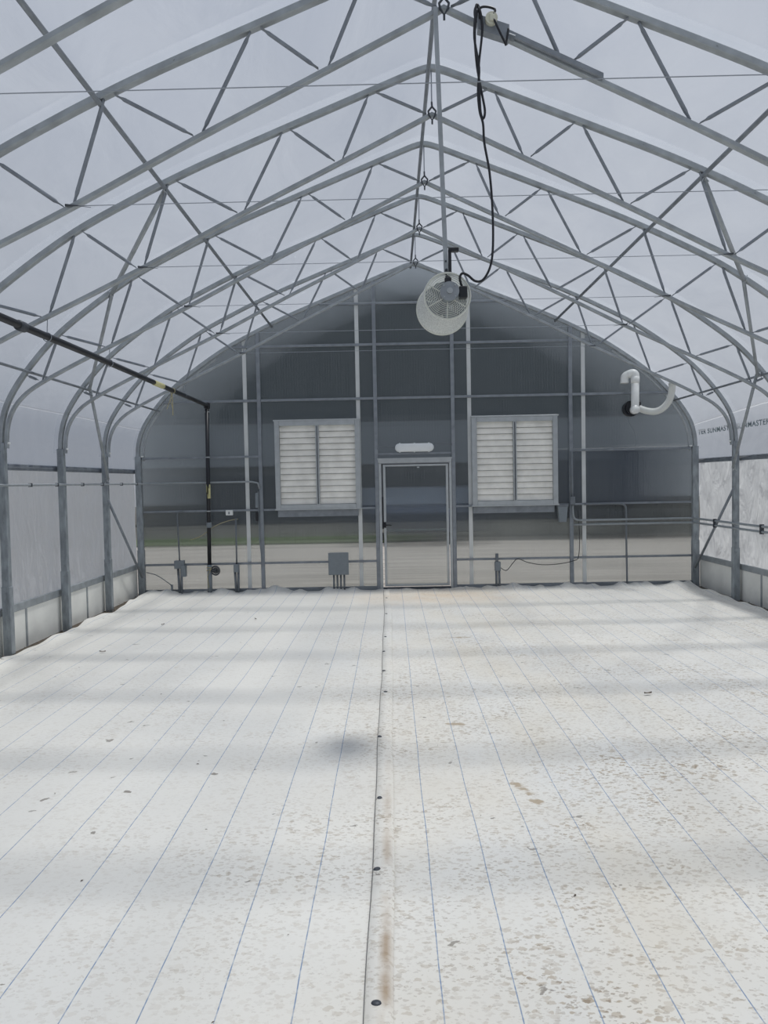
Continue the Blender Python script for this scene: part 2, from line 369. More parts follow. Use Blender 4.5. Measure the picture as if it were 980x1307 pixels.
# ------------------------------------------------------------------ ground, floor
g = MB(); g.box(-40, 40, -22, 11.2, -0.35, -0.10); o = g.build('ground', mat('pale_gravel', (164, 159, 154), 0.95, 0, 0.28, 1.3, (0.25, 3, 1), 0.3, spec=0.0)); struct(o)
g = MB(); g.box(-40, 40, 11.2, 60, -0.34, -0.11); o = g.build('ground', mat('dark_far_ground', (88, 88, 86), 0.95, 0, 0.2, 0.6, (0.2, 2, 1), spec=0.0)); struct(o)
g = MB()
for i in range(46):
    pass
g.box(-24, -0.7, 11.3, 14.2, -0.2, -0.06); o = g.build('grass_verge', mat('green_grass_verge', (80, 92, 66), 0.95, 0, 0.3, 1.2, (0.3, 2, 1), 0.6, spec=0.0)); tag(o, 'strip of green grass outside, beyond the gravel and left of the door', 'grass', kind='stuff')
g = MB(); g.box(-5.2, 5.2, YF-0.3, 0.35, -0.12, -0.045); struct(g.build('ground', SOIL))

def floor_mesh():
    m = MB(); nx, ny = 190, 230; x0, x1, y0, y1 = -4.72, 4.72, -15.0, 0.0
    rnd = random.Random(3)
    ph = [rnd.uniform(0, 6.28) for _ in range(12)]
    vs = []
    for j in range(ny+1):
        t = j/ny; y = y0+(y1-y0)*(1-(1-t)**1.25)
        for i in range(nx+1):
            s_ = i/nx*2-1; x = 4.72*math.copysign(abs(s_)**0.9, s_)
            z = 0.006*math.sin(x*2.1+ph[0])*math.sin(y*1.3+ph[1]) + 0.003*math.sin(x*5.3+y*2.2+ph[2])
            dw = -y; ds = 4.72-abs(x)
            e = math.exp(-(dw/0.22)**2)
            wv = 0.030+0.028*math.sin(x*6.1+ph[3])+0.02*math.sin(x*13.7+ph[4])+0.012*math.sin(x*27+ph[5])
            if -0.8 < x < 0.8: wv *= 0.35
            z += e*max(wv, 0.0)
            # bunched-up corner humps
            z += 0.07*math.exp(-((x-4.45)**2/0.06+(y+0.35)**2/0.12)) + 0.05*math.exp(-((x+4.5)**2/0.05+(y+0.35)**2/0.10)) + 0.045*math.exp(-((x+2.7)**2/0.10+(y+0.05)**2/0.02)) + 0.03*math.exp(-((x-1.35)**2/0.02+(y+0.10)**2/0.02))
            es = math.exp(-(ds/0.10)**2); z += es*(0.012+0.018*math.sin(y*4.7+ph[6])+0.01*math.sin(y*11+ph[7]))
            xx = x + math.copysign(1, x)*es*0.035*math.sin(y*3.1+ph[8]+x)
            yy = y + e*0.03*math.sin(x*5+ph[9])
            # overlap hem along the seam
            if -0.556 < x < -0.47: z += 0.006
            vs.append((xx, yy, z))
    fs = [(j*(nx+1)+i, j*(nx+1)+i+1, (j+1)*(nx+1)+i+1, (j+1)*(nx+1)+i) for j in range(ny) for i in range(nx)]
    m.add(vs, fs); return m
fl = floor_mesh().build('floor', FLOORM, smooth=True); struct(fl)
# overlapping hem at the centre seam
m = MB(); pts = []
for i in range(120):
    y = -0.15-i*0.125; xw = 0.004*math.sin(y*1.9)+0.002*math.sin(y*5.1)+(-0.555-0.03*math.exp(-((y)/2.0)**2))
    pts.append((xw, y))
vs = []
for x, y in pts: vs += [(x-0.004, y, 0.010), (x+0.003, y, 0.022), (x+0.085, y, 0.021), (x+0.10, y, 0.008)]
m.add(vs, [(i*4+k, i*4+k+1, (i+1)*4+k+1, (i+1)*4+k) for i in range(len(pts)-1) for k in range(3)])
m.build('hem', FLOORM, fl, smooth=True)
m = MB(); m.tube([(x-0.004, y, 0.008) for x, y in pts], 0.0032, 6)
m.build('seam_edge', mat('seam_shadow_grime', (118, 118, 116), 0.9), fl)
# pins along the seam
pinpos = [(-0.535, -2.537), (-0.535, -4.097), (-0.547, -4.876), (-0.539, -5.717), (-0.517, -6.457), (-0.55, -7.62), (-0.535, -8.681), (-0.535, -9.493), (-0.520, -10.419), (-0.54, -1.1)]
def pin_mb():
    m = MB(); vs = [(0, 0, 0.008)]; seg = 14
    for rr, zz in ((0.008, 0.0075), (0.015, 0.004), (0.017, 0.0)):
        vs += [(rr*math.cos(2*math.pi*k/seg)*1.15, rr*math.sin(2*math.pi*k/seg)*0.9, zz) for k in range(seg)]
    fs = [(0, 1+k, 1+(k+1) % seg) for k in range(seg)]
    for q in range(2): fs += [(1+q*seg+k, 1+(q+1)*seg+k, 1+(q+1)*seg+(k+1) % seg, 1+q*seg+(k+1) % seg) for k in range(seg)]
    return m.add(vs, fs)
order = sorted(pinpos, key=lambda p: p[1]); pin0 = None
ords = ['nearest', 'second', 'third', 'fourth', 'fifth', 'sixth', 'seventh', 'eighth', 'ninth', 'farthest']
for i, (x, y) in enumerate(order):
    if pin0 is None: pin0 = pin_mb().build('fabric_pin', PINM, smooth=True); o = pin0
    else: o = pin0.copy(); COL.objects.link(o)
    o.location = (x, y, 0.021); o.rotation_euler = (0, 0, i*0.7)
    lab = {'nearest': 'dark round fabric pin on the centre floor seam, nearest the camera', 'farthest': 'dark round fabric pin on the centre floor seam, closest to the door'}.get(ords[i], 'dark round fabric pin on the centre floor seam, %s counting from the camera' % ords[i])
    tag(o, lab, 'pin', 'fabric pins along the floor seam')
# crumbs of debris on the floor and along the edges
m = MB(); rnd = random.Random(11)
def crumb(x, y, z, s_):
    a = rnd.uniform(0, 3.14); c, d = math.cos(a)*s_, math.sin(a)*s_
    m.add([(x-c, y-d, z), (x+d*0.4, y-c*0.4, z+s_*0.15), (x+c, y+d, z), (x-d*0.4, y+c*0.4, z+s_*0.2), (x, y, z+s_*0.35)], [(0, 1, 4), (1, 2, 4), (2, 3, 4), (3, 0, 4)])
for i in range(260):
    sd = rnd.choice((-1, 1)); crumb(sd*rnd.uniform(4.70, 4.86), rnd.uniform(-9, -0.1), 0.0-0.03*rnd.random(), rnd.uniform(0.01, 0.035))
for i in range(120): crumb(rnd.uniform(-4.6, 4.6), rnd.uniform(-0.06, 0.02), 0.05, rnd.uniform(0.006, 0.02))
for i in range(90): crumb(rnd.uniform(-4.5, 4.5), rnd.uniform(-10.5, -0.5), 0.006, rnd.uniform(0.004, 0.013))
o = m.build('debris', DEBRIS); tag(o, 'brown leaf crumbs and grit scattered on the white floor and along its edges', 'debris', kind='stuff')
for i, (x, y, s_, lb) in enumerate([(-3.75, -4.6, 0.035, 'small curled brown leaf on the floor near the left kneewall, nearer one'), (-3.55, -3.0, 0.03, 'small curled brown leaf on the left floor, farther from camera'), (-2.35, -2.7, 0.028, 'small dark leaf lying alone on the floor front of the black pipe'), (1.75, -6.6, 0.035, 'thin dark twig scrap on the right half of the floor')]):
    m = MB(); vs = []; nn = 7
    for k in range(nn):
        t = k/(nn-1)*2-1; wd = s_*0.35*(1-t*t)+0.001
        vs += [(s_*t, -wd, 0.004+0.3*s_*t*t), (s_*t, 0, 0.0), (s_*t, wd, 0.004+0.3*s_*t*t)]
    m.add(vs, [(k*3+j, k*3+j+1, (k+1)*3+j+1, (k+1)*3+j) for k in range(nn-1) for j in range(2)])
    o = m.build('fallen_leaf', DEBRIS); o.location = (x, y, 0.012); o.rotation_euler = (0, 0, i*1.1); tag(o, lb, 'leaf', 'leaves on the floor')

# ------------------------------------------------------------------ film skin
def film_skin():
    off = 0.045; P = []
    for i, (x, z) in enumerate(TOPP):
        x0, z0 = TOPP[max(i-1, 0)]; x1, z1 = TOPP[min(i+1, len(TOPP)-1)]
        d = Vector((x1-x0, z1-z0)).normalized(); P.append((x-d.y*off, z+d.x*off, -d.y, d.x))
    P = [(-4.885, 2.12, -1, 0), (-4.885, 2.25, -1, 0)] + P + [(4.885, 2.25, 1, 0), (4.885, 2.12, 1, 0)]
    # two more points between widely spaced samples keep the sag smooth
    ny = 101*2; ys = [0.06+(YF-0.06)*j/ny for j in range(ny+1)]
    m = MB(); vs = []
    for y in ys:
        fr = (-y/B) % 1.0; s_ = math.sin(math.pi*fr)
        for x, z, nx_, nz_ in P:
            low = min(1, max(0, (3.6-z)/1.2))
            e = 0.018*s_**0.6 + low*0.006*math.sin(y*19+z*9)*s_
            vs.append((x+nx_*e, y, z+nz_*e))
    n_ = len(P); m.add(vs, [(j*n_+i, j*n_+i+1, (j+1)*n_+i+1, (j+1)*n_+i) for j in range(ny) for i in range(n_-1)])
    return m
ceil = film_skin().build('ceiling', FILM, smooth=True); struct(ceil)
# pale overlay where film meets each bow, its highlight put into the material
m = MB()
for k in range(0, 8):
    vs = []
    for i, (x, z) in enumerate(TOPP):
        x0_, z0_ = TOPP[max(i-1, 0)]; x1_, z1_ = TOPP[min(i+1, len(TOPP)-1)]
        d = Vector((x1_-x0_, z1_-z0_)).normalized()
        for dy, of in ((-0.11, 0.046), (-0.07, 0.036), (0.0, 0.034), (0.06, 0.040)):
            if k == 0 and dy > 0: dy = 0.0
            wob = 0.012*math.sin(i*1.7+k)*(1 if dy < -0.12 else 0)
            vs.append((x-d.y*of, -k*B+dy+wob, z+d.x*of))
    n_ = len(TOPP); m.add(vs, [(i*4+q, i*4+q+1, (i+1)*4+q+1, (i+1)*4+q) for i in range(n_-1) for q in range(3)])
m.build('bow_contact_highlight', STRIPF, ceil, smooth=True)
# folded film seam low on each side
for sgn in (-1, 1):
    m = MB(); vs = []
    for i in range(60):
        y = 0.0-i*0.25; z = 2.76+0.045*min(-y, 2.5) if sgn > 0 else 2.86+0.004*math.sin(y*2)
        xo = 4.80 + 0.0*z
        r = [(px, pz) for px, pz in TOPP if px > 0 and 2.3 < pz < 3.4]
        def xa(zz):
            for (a, za), (b, zb) in zip(r, r[1:]):
                if zb <= zz <= za: return a+(b-a)*(za-zz)/(za-zb)
            return 4.8
        vs += [(sgn*(xa(z+0.012)+0.028), y, z+0.012), (sgn*(xa(z)+0.018), y, z), (sgn*(xa(z-0.012)+0.030), y, z-0.012)]
    m.add(vs, [(i*3+k, i*3+k+1, (i+1)*3+k+1, (i+1)*3+k) for i in range(59) for k in range(2)])
    m.build('film_fold', SEAMF, ceil, smooth=True)
# printed lettering on the right hand film
cu = bpy.data.curves.new('film_print', 'FONT'); cu.body = 'TER SUNMASTER SUNMASTER SUNMASTER'; cu.size = 0.115; cu.space_character = 1.1; cu.offset = 0.003; cu.extrude = 0.0008
tmp = bpy.data.objects.new('film_print', cu); COL.objects.link(tmp)
bpy.context.view_layer.update()
me = bpy.data.meshes.new_from_object(tmp.evaluated_get(bpy.context.evaluated_depsgraph_get())); bpy.data.objects.remove(tmp)
me.transform(Matrix.Scale(1.45, 4, (1, 0, 0)))
Mtx = Matrix(((0, 0.02, 1, 4.866), (-1, 0, 0, -0.05), (0, 1, 0, 2.585), (0, 0, 0, 1)))
me.transform(Mtx); me.materials.clear(); me.materials.append(INK)
o = bpy.data.objects.new('film_print', me); COL.objects.link(o); o.parent = ceil; o['label'] = 'grey printed lettering'

def curtain(sgn):
    m = MB(); ny, nz_ = 420, 26; vs = []
    for j in range(ny+1):
        y = 0.055+(YF-0.055)*j/ny
        for i in range(nz_+1):
            z = 0.47+(2.16-0.47)*i/nz_; fr = (-y/B) % 1.0; s_ = math.sin(math.pi*fr)
            lo = max(0, 1-(z-0.47)/0.9)
            dx = 0.022*s_ + 0.016*lo*math.sin(y*30+2.5*math.sin(y*3)+z*9*(fr-0.5)) + 0.004*math.sin(y*13+z*2.5) + 0.004*math.sin(y*6-z*9)
            vs.append((sgn*(4.925+dx), y, z))
    n_ = nz_+1; m.add(vs, [(j*n_+i, j*n_+i+1, (j+1)*n_+i+1, (j+1)*n_+i) for j in range(ny) for i in range(nz_)])
    return m
struct(curtain(-1).build('wall_left', CURT, smooth=True)); struct(curtain(1).build('wall_right', CURT, smooth=True))
# front gable film behind the camera
m = MB(); vs = [(x, YF, z) for x, z in [(-4.93, -0.1), (-4.93, 2.2)]+TOPP+[(4.93, 2.2), (4.93, -0.1)]]
m.add(vs, [tuple(range(len(vs)))]); struct(m.build('wall_front', CURT))

# hip rails, base rails, kneewall boards
for nm, sgn in (('left', -1), ('right', 1)):
    m = MB(); x = sgn*4.90; m.box(min(x, x+sgn*0.03), max(x, x+sgn*0.03), YF, 0.04, 2.10, 2.175, 0.004)
    m.box(min(x-sgn*0.008, x), max(x-sgn*0.008, x), YF, -0.02, 2.13, 2.145)
    struct(m.build('trim_%d' % (1 if sgn < 0 else 2), STEELD))
    m = MB(); m.box(min(x, x+sgn*0.04), max(x, x+sgn*0.04), YF, 0.04, 0.425, 0.515, 0.004)
    struct(m.build('trim_%d' % (3 if sgn < 0 else 4), STEEL))
    bb = MB(); js = [0.04, -2.15, -3.98, -5.81, -7.64, -9.47, -11.3, -13.1, YF]
    x = sgn*4.915
    for a, b in zip(js, js[1:]): bb.box(min(x, x+sgn*0.04), max(x, x+sgn*0.04), b+0.006, a-0.006, -0.10, 0.43, 0.004)
    kb = struct(bb.build('baseboard_'+nm, KNEE))
    jj = MB()
    for a in js[1:-1]: jj.box(min(x-sgn*0.006, x+sgn*0.05), max(x-sgn*0.006, x+sgn*0.05), a-0.022, a+0.022, -0.10, 0.43)
    jj.build('joint_strip', STEEL, kb)

# ------------------------------------------------------------------ trusses
def web(m, a, b, r=0.0145):
    a = Vector((a[0], 0, a[1])); b = Vector((b[0], 0, b[1])); d = (b-a).normalized(); L_ = (b-a).length
    u = Vector((d.z, 0, -d.x)); v = Vector((0, 1, 0)); seg = 10; vs = []; f = min(0.07, L_*0.2)
    st = [(0, r*0.3, r*1.3), (f*0.6, r*0.4, r*1.3), (f, r, r), (L_-f, r, r), (L_-f*0.6, r*0.4, r*1.3), (L_, r*0.3, r*1.3)]
    for t, ru, rv in st:
        for k in range(seg):
            q = 2*math.pi*k/seg; vs.append(a+d*t+u*ru*math.cos(q)+v*rv*math.sin(q))
    n_ = len(st); fs = [(i*seg+k, i*seg+(k+1) % seg, (i+1)*seg+(k+1) % seg, (i+1)*seg+k) for i in range(n_-1) for k in range(seg)]
    fs += [tuple(range(seg)), tuple((n_-1)*seg+k for k in range(seg))]
    return m.add(vs, fs)
WEBS = [((4.50, 3.15), (4.38, 3.10)), ((4.33, 3.10), (4.14, 3.57)), ((4.09, 3.59), (3.61, 3.455)), ((3.54, 3.48), (3.28, 4.20)),
        ((3.21, 4.22), (2.73, 3.885)), ((2.65, 3.91), (2.41, 4.63)), ((2.33, 4.65), (1.79, 4.36)), ((1.72, 4.38), (1.36, 5.065)),
        ((1.29, 5.09), (0.89, 4.80)), ((0.82, 4.81), (0.57, 5.38)), ((0.50, 5.40), (0.05, 5.20))]
def post_parts(t, sgn, wy=0.07, wx=0.088):
    x = sgn*4.825; m = MB(); m.box(x-wx/2, x+wx/2, -wy/2, wy/2, 0.70, 2.40, 0.006)
    for zz in (0.84, 1.5, 2.3): m.disc((x, -wy/2-0.004, zz), (0, 1, 0), 0.009, 0.012, 8)
    p = m.build('post', POST, t)
    m = MB(); m.box(x-wx/2-0.006, x+wx/2+0.006, -wy/2-0.006, wy/2+0.006, -0.1, 0.77, 0.006)
    for zz in (0.70, 0.18): m.disc((x, -wy/2-0.010, zz), (0, 1, 0), 0.010, 0.014, 8)
    m.build('base_sleeve', POST, p)
    m = MB(); m.box(x-sgn*0.075-0.02, x-sgn*0.075+0.02, -0.02, 0.02, 2.385, 2.41, 0.004); m.build('end_plug', WHITEP, p)
def make_truss():
    t = thing('roof_truss', 'x', 'truss', (0, 0, 0), 'galvanized trusses across the greenhouse')
    m = MB(); m.sweep(TOPP, 0.05, 0.062)
    for sx_ in (-1, 1):
        for xx in (0.45, 0.9, 1.9, 2.9):
            zz = topz(xx); m.disc((sx_*xx, -0.032, zz), (0, 1, 0), 0.006, 0.01, 8)
    m.build('top_chord', STEEL, t)
    m = MB(); m.sweep(BOTP, 0.036, 0.05); m.build('bottom_chord', STEEL, t)
    for sgn in (-1, 1):
        for a, b in WEBS: web(MB(), (sgn*a[0], a[1]), (sgn*b[0], b[1])).build('web_strut', STEELD, t, smooth=True)
        post_parts(t, sgn)
    m = MB(); m.tube([(0.0, 0, 5.58), (0.0, 0, 5.27)], 0.006, 6); k = m.build('king_rod', CABLE, t)
    m = MB(); q = [(0, 5.245), (0.034, 5.205), (0.028, 5.17), (0, 5.125), (-0.028, 5.17), (-0.034, 5.205), (0, 5.245)]
    m.tube([(x, -0.035, z) for x, z in q], 0.009, 6, cap=False); m.tube([(0, -0.035, 5.13), (0, -0.035, 5.09)], 0.008, 6); m.tube([(0, -0.035, 5.24), (0, 0, 5.30)], 0.010, 6)
    m.build('eye_hook', PINM, t)
    m = MB(); m.tube([(-2.66, -0.03, 3.875), (2.66, -0.03, 3.875)], 0.003, 6); c = m.build('tie_cable', CABLE, t)
    for s_ in (-1, 1):
        m = MB(); m.tube([(s_*2.70, -0.035, 3.88), (s_*2.61, -0.035, 3.874)], [0.010, 0.004], 6); m.tube([(s_*2.62, -0.035, 3.874), (s_*2.52, -0.03, 3.862)], 0.0018, 5)
        m.build('cable_end', PINM, c)
    return t
t0 = make_truss(); t0.location = (0, -B, 0)
TL = ['arched steel truss closest to the back wall, first counting forward', 'second steel truss counting forward from the back wall', 'third steel truss counting forward from the back wall', 'fourth steel truss from the back wall, one behind the fan pole', 'fifth steel truss from the back wall, carrying the fan and its cord', 'sixth steel truss, nearest the camera, only its corners in frame']
t0['label'] = TL[0]
for k in range(2, 7): dup(t0, (0, -k*B, 0), TL[k-1])
# gable arch
ga = thing('gable_arch', 'curved galvanized end arch framing the clear back wall', 'arch')
m = MB(); m.sweep(TOPP, 0.06, 0.062); m.build('arch_tube', STEEL, ga)
for s_ in (-1, 1): post_parts(ga, s_, 0.07, 0.105)
for s_ in (-1, 1):   # inner flashing strip behind the curve
    m = MB(); pp = [(s_*x*0.982, z-0.02) for x, z in TOPP if x > 3.4]; m.sweep(pp, 0.03, 0.02, 0.045, 0.002); m.build('flashing', ALU, ga)

# ------------------------------------------------------------------ purlins and braces
def rod(name, label, cat, pts, r, m_=STEELD, group=None, seg=10):
    m = MB(); m.tube(pts, r, seg); return tag(m.build(name, m_, smooth=True), label, cat, group)
rod('ridge_purlin', 'long steel tube running along the roof ridge', 'purlin', [(-0.03, YF, 5.545), (-0.03, 0, 5.545)], 0.019)
for s_, nm in ((-1, 'left'), (1, 'right')):
    rod('roof_purlin', 'long steel purlin high on the %s roof slope, crossing all trusses' % nm, 'purlin', [(s_*2.44, YF, 4.59), (s_*2.44, 0.02, 4.59)], 0.02, group='upper roof purlins')
    rod('eave_purlin', 'long steel purlin at the %s eave curve, just above the posts' % nm, 'purlin', [(s_*4.445, YF, 3.18), (s_*4.445, 0.02, 3.18)], 0.0165, group='lower eave purlins')
    # bracing as a polyline of flattened tubes
    br = thing('wind_brace', 'bent steel wind brace running down the %s side from roof to back corner' % nm, 'brace', (s_*4.78, -0.12, 0.30), 'side wind braces')
    MB().tube([(s_*2.46, -4*B+0.02, 4.56), (s_*3.50, -3*B-0.05, 4.03)], 0.023, 10).build('upper_tube', STEEL, br, True)
    MB().tube([(s_*3.50, -3*B-0.04, 4.03), (s_*4.40, -2*B-0.04, 3.17)], 0.020, 10).build('middle_tube', STEEL, br, True)
    MB().tube([(s_*4.42, -2*B+0.03, 3.20), (s_*4.765, -B-0.05, 2.0)], 0.021, 10).build('lower_tube', STEEL, br, True)
    MB().tube([(s_*4.785, -B-0.03, 1.68), (s_*4.785, -0.10, 0.30)], 0.021, 10).build('foot_tube', STEELD, br, True)
    for c in ((s_*2.45, -4*B-0.0, 4.575), (s_*3.52, -3*B-0.03, 4.04), (s_*4.42, -2*B-0.02, 3.19), (s_*4.775, -B-0.045, 1.99)):
        m = MB(); m.torus(c, (1, 0.3, 0), 0.03, 0.006, 14, 5); m.tube([(c[0]-0.03, c[1]-0.02, c[2]-0.05), (c[0]+0.02, c[1]-0.02, c[2]+0.04)], 0.005, 5); m.tube([(c[0]+0.035, c[1]-0.02, c[2]-0.045), (c[0]-0.02, c[1]-0.02, c[2]+0.03)], 0.005, 5)
        m.build('clamp', ALU, br)

# ------------------------------------------------------------------ back wall
def panel(m, x0, x1, z0, ztop=None, y0=0.045, y1=0.055):
    n_ = 14; top = [(x0+(x1-x0)*i/n_) for i in range(n_+1)]
    pts = [(x0, z0), (x1, z0)] + [(x, (topz(x)+0.01) if ztop is None else ztop) for x in reversed(top)]
    k = len(pts); vs = [(x, y0, z) for x, z in pts]+[(x, y1, z) for x, z in pts]
    fs = [tuple(range(k)), tuple(range(2*k-1, k-1, -1))]+[(i, i+k, (i+1) % k+k, (i+1) % k) for i in range(k)]
    m.add(vs, fs)
m = MB()
for a, b in ((-4.85, -2.935), (-2.935, -0.96), (-0.96, -0.64), (0.62, 0.96), (0.96, 2.92), (2.92, 4.85)): panel(m, a, b, -0.08)
panel(m, -0.64, 0.62, 2.28)
wb = struct(m.build('wall_back', POLY))
# pale H-profiles joining the panels (they stop at the bottom chord of the first truss visually, run to the arch)
for x in (-2.94, -0.98, 0.945, 2.915):
    m = MB(); m.box(x-0.034, x+0.034, 0.03, 0.044, -0.05, topz(x)-0.02, 0.003); m.box(x-0.028, x+0.028, 0.056, 0.066, -0.05, topz(x)-0.02)
    m.build('panel_joint', JOINT, wb)
pl = {-2.94: 'left of the left louver', -0.98: '', 0.945: '', 2.915: ''}
studs = [(-2.695, 'galvanized upright between the black pipe and the left louver'), (-0.68, 'galvanized upright forming the left side of the doorway'), (0.655, 'galvanized upright forming the right side of the doorway'), (2.685, 'galvanized upright just right of the right louver')]
for x, lb in studs:
    m = MB(); m.box(x-0.032, x+0.032, -0.025, 0.028, -0.08, topz(x)-0.03, 0.005); tag(m.build('wall_stud', STEELD), lb, 'wall post', 'uprights on the back wall')
def girt(x0, x1, z, lb, h=0.042, y0=-0.012, y1=0.028):
    m = MB(); m.box(x0, x1, y0, y1, z-h/2, z+h/2, 0.004); return tag(m.build('wall_girt', STEELD), lb, 'wall rail', 'horizontal rails on the back wall')
SX = [-2.695, -0.68, 0.655, 2.685]
def spans(z, ends, lb, h=0.042, skip=()):
    xs = [ends[0]]+[s_ for s_ in SX if ends[0] < s_ < ends[1]]+[ends[1]]
    for i, (a, b) in enumerate(zip(xs, xs[1:])):
        cxm = (a+b)/2
        where = 'left of the left upright' if cxm < -2.7 else 'above or beside the left louver' if cxm < -0.7 else 'in the middle over the door' if cxm < 0.65 else 'above or beside the right louver' if cxm < 2.7 else 'right of the right upright'
        if i in skip: continue
        girt(a+(0.032 if i else 0), b-(0.032 if i < len(xs)-2 else 0), z, '%s, %s' % (lb, where), h)
spans(4.95, (-1.62, 1.62), 'topmost wall rail under the peak', 0.036)
spans(4.25, (-3.15, 3.15), 'second wall rail down from the peak')
spans(3.325, (-4.36, 4.36), 'wall rail a little above the louvers')
spans(2.36, (-4.76, 4.76), 'wall rail at door-head height', 0.036, skip=(1, 3))
spans(1.43, (-4.76, 4.76), 'wall rail level with the louver bottoms', 0.034, skip=(2,))
spans(0.50, (-4.76, 4.76), 'lowest wall rail near the floor', 0.036, skip=(2,))
m = MB(); m.box(-4.8, -0.7, 0.0, 0.04, -0.05, 0.06); m.box(0.64, 4.8, 0.0, 0.04, -0.05, 0.06); struct(m.build('baseboard_back', mat('grey_sill', (128, 134, 140), 0.7, 0, 0.1, 5)))

# ------------------------------------------------------------------ door
df = MB(); df.box(-0.655, 0.62, -0.035, 0.03, 2.20, 2.285, 0.005); df.box(-0.665, 0.63, -0.045, -0.03, 2.262, 2.285)
fr_ = struct(df.build('trim_5', ALU))
df = MB(); df.box(-0.645, -0.60, -0.02, 0.03, -0.06, 2.20, 0.003); df.box(0.575, 0.62, -0.02, 0.03, -0.06, 2.20, 0.003); df.build('door_jamb', ALU, fr_)
d = MB()
X0, X1, Z0, Z1 = -0.570, 0.560, 0.055, 2.175
for a in ((X0, X0+0.042, Z0, Z1), (X1-0.042, X1, Z0, Z1), (X0+0.042, X1-0.042, Z1-0.035, Z1), (X0+0.042, X1-0.042, Z0, Z0+0.035)): d.box(a[0], a[1], -0.02, 0.02, a[2], a[3], 0.003)
dr = struct(d.build('door_1', ALU))
MB().box(X0+0.04, X1-0.04, -0.004, 0.006, Z0+0.03, Z1-0.03).build('door_panel', POLY, dr)
MB().box(X0+0.042, X1-0.042, 0.008, 0.022, 1.02, 1.045).build('mid_rail', ALU, dr)
m = MB(); m.box(-0.578, -0.530, -0.032, -0.02, 1.08, 1.18, 0.004); m.tube([(-0.553, -0.03, 1.13), (-0.553, -0.075, 1.13), (-0.545, -0.08, 1.13), (-0.44, -0.08, 1.125)], 0.011, 8); m.build('door_handle', BLACKP, dr)
MB().box(0.02, 0.06, -0.028, -0.018, 2.11, 2.13).build('closer_hook', ALU, dr)
m = MB(); m.box(-0.600, -0.573, -0.018, 0.012, 1.06, 1.62, 0.003); m.box(-0.600, -0.576, -0.016, 0.012, 0.86, 0.99); m.build('draft_gasket', BLACKP, fr_)
# threshold
m = MB(); m.box(-0.60, 0.58, -0.05, 0.05, -0.05, 0.035, 0.004); struct(m.build('trim_6', PINM))
# ------------------------------------------------------------------ bulkhead light above door
bl = thing('bulkhead_light', 'white oblong bulkhead light mounted above the door', 'light', (-0.02, -0.03, 2.46))
m = MB(); vs = []; seg = 40
def stad(t, hw, hh):
    a = 2*math.pi*t; c, s2 = math.cos(a), math.sin(a)
    return ((hw-hh)*(1 if c > 0 else -1)+hh*c, hh*s2)
for y, sc in ((0.0, 1.0), (-0.05, 1.0), (-0.075, 0.93), (-0.088, 0.75)):
    for k in range(seg): xx, zz = stad((k+0.5)/seg, 0.335*sc, 0.072*sc); vs.append((-0.02+xx, -0.03+y, 2.46+zz))
m.add(vs, [(r*seg+k, r*seg+(k+1) % seg, (r+1)*seg+(k+1) % seg, (r+1)*seg+k) for r in range(3) for k in range(seg)]+[tuple(3*seg+k for k in range(seg))])
m.build('lens_cover', LIGHTW, bl, True)
m = MB()
for xx in (-0.25, 0.0, 0.25):
    for zz in (-0.075, 0.075): m.box(-0.02+xx-0.012, -0.02+xx+0.012, -0.085, -0.035, 2.46+zz-0.008, 2.46+zz+0.008, 0.003)
m.build('clip', LIGHTW, bl)
rod('conduit', 'thin grey conduit feeding the bulkhead light from the right upright', 'conduit', [(0.63, -0.045, 2.50), (0.5, -0.045, 2.53), (0.36, -0.045, 2.53), (0.30, -0.05, 2.50)], 0.009, CONDUIT)
rod('conduit', 'thin grey conduit stub between left doorway upright and bulkhead light', 'conduit', [(-0.66, -0.045, 2.44), (-0.62, -0.045, 2.48), (-0.5, -0.045, 2.49), (-0.35, -0.045, 2.47)], 0.010, CONDUIT)

